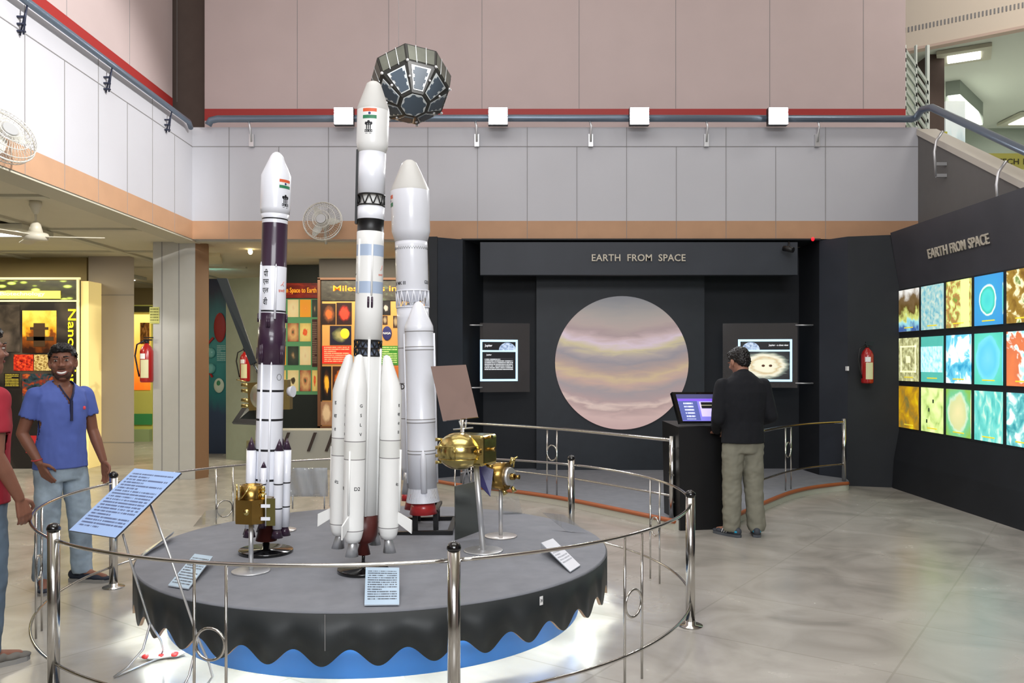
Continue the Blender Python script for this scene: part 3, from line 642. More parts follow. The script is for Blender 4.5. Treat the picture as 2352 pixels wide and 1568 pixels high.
EM = .92
tiles = [
 [('dark brown coastline with white haze', pic('t00', [(0, (60, 90, 150)), (.2, (150, 210, 220)), (.3, (200, 210, 120)), (.5, (90, 70, 30)), (.75, (110, 90, 60)), (1, (220, 220, 215))], 3, kind='grad', emit=EM, distort=1.1)),
  ('pale grey-blue city street grid', pic('t01', [(.3, (90, 160, 180)), (.5, (150, 190, 190)), (.7, (200, 215, 200))], 9, emit=EM)),
  ('rust and green farmland beside a bright strip', pic('t02', [(.3, (110, 150, 60)), (.45, (170, 120, 70)), (.55, (200, 210, 120)), (.7, (225, 245, 170))], 6, emit=EM)),
  ('turquoise ring-shaped coral atoll in deep blue sea', pic('t03', [(0, (70, 190, 190)), (.3, (80, 205, 195)), (.42, (60, 180, 160)), (.47, (235, 250, 240)), (.52, (60, 150, 200)), (1, (60, 140, 200))], 3, kind='radial', emit=EM, distort=.18)),
  ('brown harbour with round palm-shaped islands', pic('t04', [(.3, (110, 80, 30)), (.5, (150, 120, 50)), (.58, (240, 235, 190)), (.65, (120, 140, 80))], 4, emit=EM))],
 [('olive square walled temple plan', pic('t10', [(.3, (120, 120, 80)), (.5, (170, 170, 120)), (.7, (225, 230, 180))], 8, emit=EM)),
  ('green card with a pale speckled square', pic('t11', [(0, (70, 170, 160)), (1, (90, 180, 165))], 3, emit=EM)),
  ('white snow fields split by blue water', pic('t12', [(.35, (40, 150, 190)), (.48, (110, 200, 225)), (.52, (235, 250, 255)), (.8, (255, 255, 255))], 2.6, emit=EM, seed=4)),
  ('pale blue oval planet map on green', pic('t13', [(0, (110, 200, 220)), (.45, (90, 190, 220)), (.66, (110, 205, 225)), (.72, (90, 200, 180)), (1, (80, 190, 170))], 4, kind='radial', emit=EM, distort=.3)),
  ('orange landmass in pale blue sea', pic('t14', [(.3, (220, 120, 70)), (.52, (200, 110, 70)), (.56, (240, 240, 230)), (.6, (150, 215, 235))], 2, emit=EM, seed=2))],
 [('amber desert with a dark river line', pic('t20', [(.3, (90, 100, 60)), (.45, (160, 120, 30)), (.6, (200, 160, 20)), (.75, (225, 225, 40))], 2.4, emit=EM)),
  ('pale green sand with small dark pyramids', pic('t21', [(.3, (120, 150, 70)), (.42, (190, 215, 130)), (.55, (220, 240, 160)), (.8, (230, 245, 180))], 3, emit=EM)),
  ('peach round basin ringed in green', pic('t22', [(0, (225, 215, 160)), (.5, (200, 205, 150)), (.62, (190, 220, 190)), (.72, (110, 190, 140)), (1, (130, 180, 80))], 4, kind='radial', emit=EM, distort=.5)),
  ('teal sea with streaks of white cloud', pic('t23', [(.35, (80, 180, 175)), (.52, (110, 205, 195)), (.65, (200, 230, 210))], 3, emit=EM, stretch=(2, 1, 1))),
  ('mottled teal and white cloud field', pic('t24', [(.35, (50, 140, 150)), (.5, (110, 190, 190)), (.62, (240, 250, 245))], 4, emit=EM, seed=9))]]
rowname = ['top row', 'middle row', 'bottom row']
m_cap = mat('caption_yellow', (240, 220, 60), .5, emit=.6)
for i in range(3):
    zt, zb_ = ((2.43, 1.925), (1.845, 1.325), (1.26, .755))[i]
    for j in range(5):
        ya = 10.32-j*.562; yb_ = ya-.485; x = 4.79
        t = thing('satellite_image', 'backlit picture of '+tiles[i][j][0]+', '+rowname[i]+' on right wall', 'picture', (x, (ya+yb_)/2, zb_), group='backlit satellite pictures on the right wall')
        x1 = 4.775
        b = B(); v = [Vector(p) for p in ((x1, ya, zb_), (x1, yb_, zb_), (x+.005, yb_, zb_), (x+.005, ya, zb_), (x1, ya, zt), (x1, yb_, zt), (x+.005, yb_, zt), (x+.005, ya, zt))]
        b.hexa(v); obj('lit_print', b, tiles[i][j][1], t)
        def q(u0, u1, v0, v1, m, nm, d=.003):
            b = B(); Y0, Y1 = ya+(yb_-ya)*u0, ya+(yb_-ya)*u1; Z0, Z1 = zb_+(zt-zb_)*v0, zb_+(zt-zb_)*v1
            b.hexa([Vector(p) for p in ((x1-d, Y0, Z0), (x1-d, Y1, Z0), (x1, Y1, Z0), (x1, Y0, Z0), (x1-d, Y0, Z1), (x1-d, Y1, Z1), (x1, Y1, Z1), (x1, Y0, Z1))])
            obj(nm, b, m, t)
        q(.3, .75, .075, .1, m_cap, 'caption')
        if (i, j) == (1, 1): q(0, 1, .22, .78, pic('t11b', [(.3, (120, 205, 225)), (.5, (180, 230, 240)), (.7, (230, 250, 250))], 9, emit=EM, stretch=(1.5, .6, 1)), 'speckled_square')
        if (i, j) == (0, 2): q(.62, .95, 0, 1, mat('bright_green_strip', (215, 245, 150), .5, emit=EM), 'bright_strip')
        if (i, j) == (1, 0):
            for (u0, u1, v0, v1) in ((.1, .9, .78, .82), (.1, .9, .2, .24), (.1, .15, .2, .82), (.85, .9, .2, .82), (.4, .6, .42, .58)): q(u0, u1, v0, v1, mat('temple_line', (235, 235, 190), .5, emit=EM), 'plan_line')
        if (i, j) == (2, 1):
            for u, v_ in ((.55, .66), (.35, .46), (.25, .2)): q(u, u+.06, v_, v_+.08, mat('pyramid_dark', (70, 90, 60), .5, emit=.3), 'pyramid')
# extinguishers
def extinguisher(loc, s, label, hose=-1, tagc=True):
    t = thing('fire_extinguisher', label, 'fire extinguisher', loc, group='wall fire extinguishers'); L = Vector(loc)
    r = .085*s; h = .5*s
    b = B(); b.lathe([(r*.9, 0), (r, .02*s), (r, h*.82), (r*.75, h*.93), (r*.35, h), (r*.3, h*1.03)], 24, L); obj('cylinder', b, M_redx, t)
    b = B(); b.cyl(L+Vector((0, 0, h*1.03)), L+Vector((0, 0, h*1.1)), r*.3); b.box(L+Vector((-hose*.02*s, -.01, h*1.12)), (.11*s, .025, .02)); b.box(L+Vector((-hose*.03*s, -.01, h*1.18)), (.12*s, .025, .015)); obj('valve', b, M_dark, t)
    b = B(); b.lathe([(r*1.01, h*.12), (r*1.01, h*.6)], 12, L, a0=-2.2, a1=-.9, cap=False); obj('label_sheet', b, mat('label_cream', (220, 214, 170), .4), t)
    b = B(); b.lathe([(r*1.015, h*.62), (r*1.015, h*.76)], 12, L, a0=-2.3, a1=-1.4, cap=False); obj('sticker', b, M_whitep, t)
    pts = [L+Vector((hose*.02, -.02, h*1.1)), L+Vector((hose*r*1.4, -.02, h*1.0)), L+Vector((hose*r*1.7, -.02, h*.7)), L+Vector((hose*r*1.3, -.02, h*.35)), L+Vector((hose*r*1.05, -.02, h*.15))]
    obj('hose', B().tube(pts, .011*s, 8), M_dark, t)
    obj('wall_bracket', B().box(L+Vector((0, r+.03, h*.7)), (.06, .06, .1)), M_dark, t)
extinguisher((X_(1992, 10.27), 10.27, Z_(880, 10.27)), .85, 'red fire extinguisher hung on the black wall beside the backlit pictures')
extinguisher((X_(563, 12.95), 12.95, Z_(876, 12.95)), .9, 'red fire extinguisher on the grey-green wall behind the satellite model')
extinguisher((X_(333, 11.0), 11.05, Z_(878, 11.0)), 1.0, 'red fire extinguisher on the side of the white column')
tag(obj('wall_switch', B().bx(X_(1943, 10.48), X_(1948, 10.48), 10.45, 10.5, Z_(851, 10.48), Z_(841, 10.48)), M_whitep), 'tiny white switch on the black wall left of the extinguisher', 'switch')
t = thing('notice', 'small yellow notice on the side of the white column', 'sign', P(347, 742, 11.0))
obj('sheet', B().card(X_(337, 11.0), X_(359, 11.0), Z_(742, 11.0), Z_(704, 11.0), 11.085, .015), textlines('yellow_notice', (206, 204, 120), (120, 120, 60), 6), t)
# small camera / spot above header right
t = thing('security_camera', 'small dark security camera under the ledge at the right of the header board', 'camera', P(1810, 575, 10.7))
b = B(); b.cyl(P(1800, 570, 10.7), P(1822, 574, 10.6), .035); obj('body', b, M_dark, t); obj('bracket', B().cyl(P(1812, 570, 10.72), P(1812, 556, 10.78), .012), M_dark, t)
tag(obj('alarm_lamp', B().ball(P(1867, 549, 10.7), (.02, .02, .025)), mat('red_lamp', (230, 20, 30), .4, emit=3)), 'tiny glowing red lamp under the tan band', 'lamp')

# ---------------------------------------------------------------- upper right: ramp parapet, rails, upper floor beyond
XR = 5.27
def rz(Y): return 4.50-(10.85-Y)*.52
b = B(); ya, yb_ = 10.85, 6.5
b.hexa([Vector(p) for p in ((XR, ya, 2.0), (XR, yb_, 2.0), (XR+.2, yb_, 2.0), (XR+.2, ya, 2.0), (XR, ya, rz(ya)), (XR, yb_, rz(yb_)), (XR+.2, yb_, rz(yb_)), (XR+.2, ya, rz(ya)))])
struct('wall_ramp', b, mat('dark_grey_ramp_cladding', (104, 102, 100), .6, noise_amt=.03))
b = B(); b.hexa([Vector(p) for p in ((XR-.02, ya, rz(ya)), (XR-.02, yb_, rz(yb_)), (XR+.24, yb_, rz(yb_)), (XR+.24, ya, rz(ya)), (XR-.02, ya, rz(ya)+.08), (XR-.02, yb_, rz(yb_)+.08), (XR+.24, yb_, rz(yb_)+.08), (XR+.24, ya, rz(ya)+.08))])
struct('trim_6', b, mat('pale_coping', (196, 190, 180), .4))
t = thing('handrail', 'thick blue-grey pipe handrail along the back balcony bending down the ramp at right', 'handrail', (0, 10.75, 4.6))
obj('pipe', B().tube([(X_(478, 10.75), 10.75, 4.60), (X_(484, 10.75), 10.75, 4.66), (X_(500, 10.75), 10.75, 4.68), (0, 10.75, 4.69), (X_(2095, 10.75), 10.75, 4.68), (X_(2105, 10.75), 10.75, 4.70), (5.21, 10.62, 4.76), (5.22, 10.4, 4.72), (5.24, 8.6, 3.74), (5.25, 7.5, 3.16), (5.25, 6.6, 2.68)], .045, 14), M_pipe, t)
for px in (577, 1095, 1357, 1623, 1878):
    x = X_(px, 10.8); b = B(); b.tube([(x-.02, 10.75, 4.66), (x+.0, 10.74, 4.58), (x, 10.78, 4.5), (x, 10.8, 4.4)], .014, 8); b.bx(x-.03, x+.03, 10.80, 10.845, 4.34, 4.5); obj('bracket', b, M_steelb, t)
for yy in (10.15, 8.85):
    z = rz(yy)+.22; b = B(); b.tube([(5.23, yy, z), (5.15, yy, z-.12), (5.13, yy, z-.25), (5.15, yy, z-.55)], .016, 8)
    b.bx(5.15, 5.27, yy-.02, yy+.02, z-.42, z-.38); b.bx(5.15, 5.27, yy-.02, yy+.02, z-.56, z-.52); obj('bracket', b, M_steelb, t)
t = thing('handrail', 'dark pipe handrail with black slotted brackets along the top of the lit left balcony', 'handrail', (-4.05, 6, 4.6))
obj('pipe', B().tube([(-4.06, -4, 4.57), (-4.06, 10.5, 4.57), (-4.08, 10.62, 4.53)], .032, 12), M_pipe, t)
for k in range(-6, 4):
    yy = 8.49+k*1.487; 
    if yy > 10.5: continue
    b = B(); b.tube([(-4.06, yy, 4.55), (-4.075, yy, 4.46), (-4.10, yy+.012, 4.30)], .008, 6); b.tube([(-4.075, yy+.005, 4.5), (-4.14, yy+.03, 4.30)], .008, 6)
    for z in (4.32, 4.38, 4.44): b.bx(-4.148, -4.085, yy-.004, yy+.026, z, z+.014)
    obj('bracket', b, mat('dark_bracket', (44, 48, 66), .4, .4), t)
# floodlights on the rail
for i, px in enumerate((789, 1144, 1469, 1788)):
    c = P(px, 266, 10.62); lab = ('leftmost glaring floodlight on the back rail, left of the tallest rocket', 'glaring floodlight on the back rail just right of the hanging satellite',
        'third glaring floodlight from the left on the back rail', 'rightmost glaring floodlight on the back rail')[i]
    t = thing('floodlight', lab, 'floodlight', c, group='floodlights on the back rail')
    obj('housing', B().box(c+Vector((0, .05, 0)), (.25, .09, .22)), M_dark, t)
    obj('lamp_glass', B().box(c+Vector((0, 0, 0)), (.235, .012, .205)), M_lamp, t)
    obj('bracket', B().tube([c+Vector((-.14, .05, 0)), c+Vector((-.14, .05, -.0)), c+Vector((-.14, .1, .02)), c+Vector((0, .13, -.02))], .012, 8), M_dark, t)
    spot('flood_beam', c+Vector((0, -.05, 0)), (c.x*.35, 3.0, 0), 150, 115, .8, (.93, .96, 1), .1)
# upper floor beyond the gap
struct('ceiling_upper_floor', B().prism([(5.4, 13.75), (9.5, 10.75), (16, 10.75), (16, 22), (5.4, 22)], 6.45, 6.6), mat('greenish_ceiling', (206, 208, 198), .85))
b = B()
A1, A2 = Vector((5.6, 13.2)), Vector((9.2, 10.6)); d = (A2-A1).normalized(); n = Vector((-d.y, d.x))
def beam(bb, z0, z1, off, th, mi):
    a, c_ = A1+n*off, A2+n*off; e = n*th
    bb.hexa([Vector(p) for p in ((*a, z0), (*c_, z0), (*(c_+e), z0), (*(a+e), z0), (*a, z1), (*c_, z1), (*(c_+e), z1), (*(a+e), z1))], mi)
beam(b, 6.35, 8.4, 0, .1, 0); beam(b, 6.32, 6.36, -.03, .14, 1)
struct('wall_upper_beam', b, [mat('cream_beam', (222, 208, 190), .7), mat('pink_beam_edge', (205, 180, 165), .7)])
b = B()
for zz in (6.62, 7.25):
    for k in range(80):
        p = A1+d*(.05*k+.1); 
        q0 = p-n*.006
        b.hexa([Vector(v) for v in ((*q0, zz), (*(q0+d*.02), zz), (*(q0+d*.02+n*.01), zz), (*(q0+n*.01), zz), (*q0, zz+.08), (*(q0+d*.02), zz+.08), (*(q0+d*.02+n*.01), zz+.08), (*(q0+n*.01), zz+.08))])
tag(obj('air_grille', b, M_seam), 'rows of small dark air slots along the cream beam at top right', 'grille', kind='stuff')
def ceil_lamp(x, y, z, w, l, label, rot=0, e=5):
    t = thing('ceiling_light', label, 'ceiling light', (x, y, z-.07), (0, 0, rot))
    b = B(); b.box((0, 0, .035), (w+.3, l+.3, .06)); obj('frame', b, M_soffitb, t, True)
    obj('diffuser', B().box((0, 0, 0), (w, l, .015)), M_panel, t, True)
c = Vector((X_(2214, 13.25), 13.25)); ceil_lamp(c.x, c.y, 6.45, .46, .34, 'square white ceiling light of the upper floor at top right', -.5)
ceil_lamp(X_(20, 9.8)-.15, 9.75, ZS-.03, .75, .35, 'bright rectangular ceiling light under the left gallery beside the ceiling fan')
ceil_lamp(X_(325, 16.2), 15.3, ZS, .3, .6, 'far white ceiling light seen between the two columns')
ceil_lamp(X_(2362, 16.7), 16.7, 6.44, .5, .5, 'far ceiling light at the right edge of the upper floor')
# lattice screen (white slanted louvres), brown column, light cove, poster stand, sign
t = thing('louvre_screen', 'white slanted louvre screen on the upper floor right of the pink wall', 'screen', (X_(2110, 12.6), 12.6, 3.9))
for px, w in ((2078, 5), (2104, 3), (2131, 6)): obj('upright', B().bx(X_(px-w/2, 12.6), X_(px+w/2, 12.6), 12.58, 12.64, 3.9, Z_(104, 12.6)), mat('louvre_white', (216, 224, 214), .4), t)
for k in range(11):
    py = 110+k*22
    a, c_ = P(2078, py, 12.6), P(2131, py+78, 12.6); b = B()
    b.hexa([a+Vector((0, -.02, -.06)), c_+Vector((0, -.02, -.06)), c_+Vector((0, .02, -.06)), a+Vector((0, .02, -.06)), a+Vector((0, -.02, 0)), c_+Vector((0, -.02, 0)), c_+Vector((0, .02, 0)), a+Vector((0, .02, 0))]); obj('slat', b, mat('louvre_slat', (188, 196, 184), .5), t)
struct('trim_7', B().bx(X_(2134, 13.3), X_(2169, 13.3), 13.3, 13.7, 3.3, 6.45), M_brown)
t = thing('light_cove', 'boxed ceiling cove with glowing underside on the upper floor', 'ceiling light', P(2215, 240, 15.0))
cq = [(X_(2172, 14.6), 14.6), (X_(2205, 14.5), 14.5), (X_(2258, 15.76), 15.76), (X_(2217, 15.87), 15.87)]
obj('box', B().prism(cq, 6.04, 6.45), mat('cove_grey', (150, 158, 146), .8), t)
obj('glow_panel', B().prism([(x*.97+sum(q[0] for q in cq)/4*.03, y*.97+sum(q[1] for q in cq)/4*.03) for x, y in cq], 6.02, 6.04), mat('cove_glow', (250, 255, 245), .4, emit=1.6), t)
t = thing('information_stand', 'blue and white standing display panel on the upper floor below the light cove', 'exhibit', (X_(2195, 13.6), 13.64, 3.3))
obj('board', B().card(X_(2172, 13.6), X_(2217, 13.6), 3.3, Z_(232, 13.6), 13.6, .08), pic('blue_poster', [(0, (70, 90, 120)), (.3, (90, 120, 150)), (.6, (110, 150, 170)), (.8, (225, 235, 235)), (1, (245, 250, 245))], 3, kind='grad', distort=.3, emit=.3), t)
obj('yellow_strip', B().card(X_(2164, 13.55), X_(2176, 13.55), Z_(328, 13.55), Z_(302, 13.55), 13.55, .02), mat('yellow_sign', (196, 190, 60), .5), t)
t = thing('hanging_sign', 'yellow-green hanging sign with the letters SPEECH at the right edge', 'sign', P(2320, 385, 13.2))
obj('board', B().bx(X_(2258, 13.2), X_(2420, 13.2), 13.2, 13.26, Z_(388, 13.2), Z_(352, 13.2)), mat('sign_yellow', (168, 162, 78), .5), t)
for wd, pa, pb in (('SPEECH', 2272, 2340), ('R', 2350, 2360)):
    tx = fit_text(wd, X_(pb, 13.2)-X_(pa, 13.2), .09, .004); tx.xf(Matrix.Translation((X_((pa+pb)/2, 13.2), 13.194, Z_(371, 13.2)))); obj('lettering', tx, mat('dark_olive', (60, 56, 30), .6), t)
struct('wall_upper_far', B().bx(5.4, 16, 17.5, 17.7, 3.2, 6.45), mat('pale_far_wall', (160, 168, 154), .8))
struct('floor_upper', B().bx(5.5, 16, 10.95, 22, 3.15, 3.3), mat('pale_upper_floor', (200, 204, 192), .9))

# ---------------------------------------------------------------- fans
def cage_fan(loc, r, yaw, tilt, label):
    t = thing('wall_fan', label, 'fan', loc, (tilt, 0, yaw), group='caged wall fans')
    b = B(); rim = mat('fan_cage_wire', (214, 212, 204), .3, .5)
    for (rr, y) in ((r, 0), (r*.97, -.045), (r*.97, .045), (r*.72, -.07), (r*.45, -.085), (r*.3, -.09)):
        b.tube([(rr*math.cos(a), y, rr*math.sin(a)) for a in [2*PI*k/32 for k in range(32)]], .004 if rr < r else .008, 6, closed=True)
    for k in range(48):
        a = 2*PI*k/48; c_, s_ = math.cos(a), math.sin(a)
        b.tube([(r*.2*c_, -.092, r*.2*s_), (r*.6*c_, -.08, r*.6*s_), (r*.97*c_, -.04, r*.97*s_), (r*c_, 0, r*s_), (r*.95*c_, .045, r*.95*s_), (r*.3*c_, .06, r*.3*s_)], .0018, 4)
    obj('cage', b, rim, t, True)
    for k in range(3):
        a0 = k*2*PI/3; b = B(); pts = []
        for u in range(9):
            s = u/8; rr = r*(.15+.75*s); w = r*(.16+.25*math.sin(PI*min(1, s*1.05))); pts.append((rr, w))
        vf = []
        for sgn in (1, -1):
            for rr, w in (pts if sgn == 1 else pts[::-1]):
                ang = a0+sgn*w/rr*.5; vf.append((rr*math.cos(ang), .012*sgn, rr*math.sin(ang)))
        b.face(vf); f = b.bm.faces[:] if False else None
        o = obj('blade', b, mat('fan_blade_plastic', (206, 205, 196), .25, alpha=.75), t, True); md = o.modifiers.new('thickness', 'SOLIDIFY'); md.thickness = .004
    b = B(); b.cyl((0, -.1, 0), (0, -.085, 0), r*.24, n=24); obj('badge', b, mat('fan_badge', (180, 182, 184), .3, .6), t, True)
    b = B(); b.cyl((0, .06, 0), (0, .2, 0), r*.24, r*.2, n=20); obj('motor', b, mat('fan_plastic', (196, 194, 184), .4), t, True)
    b = B(); b.tube([(0, .16, 0), (0, .18, -r*.5), (0, .24, -r*.9)], .018, 8); obj('arm', b, mat('fan_plastic', (196, 194, 184), .4), t, True)
cage_fan(P(741, 508, 10.55), .245, 0, math.radians(-10), 'round white wall fan on the tan band between the left and tallest rockets')
cage_fan((-3.98, 6.55, Z_(312, 6.55)), .24, math.radians(62), math.radians(-28), 'white caged wall fan cut off by the left edge, against the bright parapet')
t = thing('ceiling_fan', 'white three-blade ceiling fan under the left gallery', 'ceiling fan', (X_(82, 8.3), 8.3, 2.7))
c = Vector((X_(82, 8.3), 8.3, 0)); mfan = mat('fan_cream', (214, 208, 190), .4)
b = B(); b.cyl(c+Vector((0, 0, 2.84)), c+Vector((0, 0, 3.12)), .011); b.lathe([(.02, 3.02), (.06, 3.11), (.055, 3.148)], 16, c); b.lathe([(.07, 2.83), (.045, 2.92), (.02, 2.95)], 16, c); obj('rod', b, mfan, t)
obj('motor', B().lathe([(.03, 2.755), (.11, 2.765), (.125, 2.80), (.11, 2.83), (.03, 2.85)], 24, c), mfan, t)
for k in range(3):
    a = .15+k*2*PI/3; M4 = Matrix.Translation(c+Vector((0, 0, 2.80))) @ Matrix.Rotation(a, 4, 'Z') @ Matrix.Rotation(.15, 4, 'X')
    obj('blade', B().box((.37, 0, 0), (.52, .11, .008), M=M4), mfan, t)
t = thing('ceiling_light', 'unlit cream ceiling fitting on the soffit just right of the white column', 'ceiling light', (X_(484, 12.6), 12.6, ZS-.05))
obj('fitting', B().prism([(X_(462, 12.2), 12.2), (X_(505, 12.2), 12.2), (X_(512, 13.2), 13.2), (X_(470, 13.2), 13.2)], ZS-.05, ZS), mat('cream_fitting', (226, 216, 184), .5), t)
t = thing('spot_lamp', 'small bright spot lamp on the soffit above the left rocket', 'lamp', P(575, 578, 11.8))
obj('bulb', B().ball(P(575, 578, 11.8), (.03, .04, .04)), mat('warm_bulb', (255, 230, 170), .3, emit=12), t)
obj('fitting', B().cyl(P(571, 573, 11.85), P(571, 553, 11.95), .02), M_soffitb, t)

# ---------------------------------------------------------------- round platform and its barrier
PC = Vector((-.845, 5.36)); RP, ZP = 1.442, .384
def pc(r, a, z): return (PC.x+r*math.cos(a), PC.y+r*math.sin(a), z)
t = thing('display_platform', 'round grey carpeted platform with a wavy black skirt and glowing blue base', 'platform', (PC.x, PC.y, 0))
obj('carpet_top', B().lathe([(RP-.01, ZP-.03), (RP, ZP-.015), (RP-.006, ZP)], 128, (PC.x, PC.y, 0)), M_carpet, t)
b = B(); N = 720; NW = 34; ro, ri = RP+.004, RP-.014
def wavez(a): 
    s = .5+.5*math.cos(NW*(a-math.radians(-86.6))); return .124+.080*s
ring_o = []
for k in range(N):
    a = 2*PI*k/N; z = wavez(a); ring_o.append([b.bm.verts.new(pc(ro, a, ZP-.012)), b.bm.verts.new(pc(ro, a, z)), b.bm.verts.new(pc(ri, a, z)), b.bm.verts.new(pc(ri, a, ZP-.012))])
for k in range(N):
    p, q = ring_o[k], ring_o[(k+1) % N]
    for i in range(4):
        f = b.bm.faces.new((p[i], q[i], q[(i+1) % 4], p[(i+1) % 4])); f.smooth = i in (0, 2); f.material_index = 1 if i == 1 else 0
obj('wavy_skirt', b, [M_skirt, mat('plywood_edge', (150, 120, 96), .6)], t)
obj('blue_base', B().lathe([(1.265, 0), (1.265, ZP-.05)], 128, (PC.x, PC.y, 0)), M_blue, t)
b = B(); a = math.atan2(G(808, 1600).y-PC.y, -.03)
b.hexa([Vector(pc(ro+.001, a+s, z)) for z in (.2, .37) for s in (-.0008, .0008)]*2) if False else None
a = -PI/2+.0
b.box((PC.x-.01-.02, PC.y-RP-.005, .285), (.003, .004, .17)); obj('skirt_joint', b, M_seam, t)
# number sticker 24
a = math.atan2(-1.0, 1.0); YY = 4.28; xx = X_(1256, YY); a = math.atan2(YY-PC.y, xx-PC.x)
s_ = thing('number_sticker', 'small white number sticker on the black skirt', 'label', pc(ro+.002, a, .30), (0, 0, a+PI/2))
obj('sheet', B().card(-.0115, .0115, 0, .045, -.001, .0015), M_whitep, s_, True)
tx = fit_text('24', .014, .016, .0008); tx.xf(Matrix.Translation((0, -.0018, .023))); obj('lettering', tx, M_ink, s_, True)
# strip lights hidden under the platform edge
for k in range(16):
    a = 2*PI*k/16+.1
    if math.sin(a) > .5: continue
    p = pc(1.34, a, .33)
    area('platform_strip_light', p, (p[0], p[1], 0), .25, .05, 2.8, (.95, 1, .92)).rotation_euler = (0, 0, a+PI/2)

# barrier posts
RF = 1.945
angs = [math.radians(q) for q in (-132, -72, -13, 47, 108, 168)]
plabs = ['front-left steel post near the man in red', 'nearest steel post in front of the platform, cut by the bottom edge', 'steel post at the right of the platform with its round foot showing',
         'steel post behind the platform in front of the planet wall', 'steel post behind the platform mostly hidden by the rockets', 'steel post at the left with its round foot beside the man in blue']
def make_post():
    t = thing('barrier_post', plabs[0], 'barrier post')
    obj('pole', B().lathe([(.0275, .004), (.0275, .765)], 28), M_steel, t, True)
    obj('cap', B().lathe([(.0305, .765), (.0315, .77), (.0305, .778), (.024, .79), (.012, .797), (.002, .8)], 24), M_blackg, t, True)
    obj('foot_plate', B().lathe([(.072, .001), (.072, .006), (.03, .008), (.03, .03), (.028, .03)], 32), M_steel, t, True)
    return t
p0 = make_post()
for i, a in enumerate(angs):
    p = p0 if i == 0 else dup(p0); p.location = (PC.x+RF*math.cos(a), PC.y+RF*math.sin(a), 0); p['label'] = plabs[i]; p['group'] = 'posts round the rocket platform'
rlabs = ['curved rail section with ring at the near left, in front of the blue notices', 'curved rail section with ring at the near right of the platform', 'curved rail section with ring at the far right of the platform',
         'curved rail section at the back, behind the rockets', 'curved rail section with ring at the back left, behind the grey platform', 'curved rail section with ring at the far left, beside the two men']
def arc(a0, a1, r, z, n=28): return [pc(r, a0+(a1-a0)*k/n, z) for k in range(n+1)]
for i in range(6):
    a0, a1 = angs[i], angs[(i+1) % 6]
    if a1 < a0: a1 += 2*PI
    am = (a0+a1)/2; RR = RF+.03*0
    t = thing('barrier_rail', rlabs[i], 'railing', pc(RF, am, 0), group='rail sections round the rocket platform')
    e = .025/RF
    obj('upper_rail', B().tube(arc(a0+e/2, a1-e/2, RF, .72), .0085, 10), M_steel, t)
    obj('lower_rail', B().tube(arc(a0+e/2, a1-e/2, RF, .145), .0078, 10), M_steel, t)
    da = .073/RF
    for s in (-1, 1): obj('bar', B().cyl(pc(RF, am+s*da, 0), pc(RF, am+s*da, .715), .0062, n=12), M_steel, t)
    obj('ring', B().tube([pc(RF, am+math.cos(u)*.066/RF, .385+.066*math.sin(u)) for u in [2*PI*k/36 for k in range(36)]], .0058, 8, closed=True), M_steel, t)

# ---------------------------------------------------------------- rockets
def zl(py, k): return 1.166-(py-HY)*k
def rod_lathe(t, name, prof, mats, n=40, c=(0, 0, 0), shift=None):
    return obj(name, B().lathe(prof, n, c, shift=shift), mats, t, True)
# --- left rocket (PSLV)
k = 5.13/F
lean = math.radians(1.6)
t = thing('rocket_model', 'left rocket model in white and plum bands with Hindi letters down its side', 'rocket model', (-1.51, 5.13, ZP), (0, lean*.98, 0))
U = lambda py: zl(py, k)
R_ = lambda px: px*k
rod_lathe(t, 'nose_cone', [(R_(31.5), U(493)), (R_(33.5), U(480)), (R_(33.5), U(404)), (R_(14), U(359)), (R_(10), U(353)), (R_(5), U(349.5)), (.001, U(348.5))], M_white)
rod_lathe(t, 'stage_body', [(R_(30), U(1200), 3), (R_(30), U(1102), 2), (R_(30.2), U(1097), 3), (R_(30), U(1034), 2), (R_(30.2), U(1029), 3), (R_(29.5), U(965), 2), (R_(29.7), U(960), 3), (R_(29.5), U(899), 2), (R_(29.7), U(894), 3),
    (R_(29.3), U(837), 1), (R_(31), U(836), 1), (R_(31), U(753), 1), (R_(29.3), U(751), 1), (R_(29.3), U(719), 3), (R_(29), U(717), 2), (R_(29), U(713), 3), (R_(29), U(613), 1), (R_(28.6), U(612), 1), (R_(28.6), U(514), 3),
    (R_(28.6), U(506), 2), (R_(28.8), U(503), 3), (R_(31.5), U(493))], [M_ink, M_purple, M_ink, M_white])
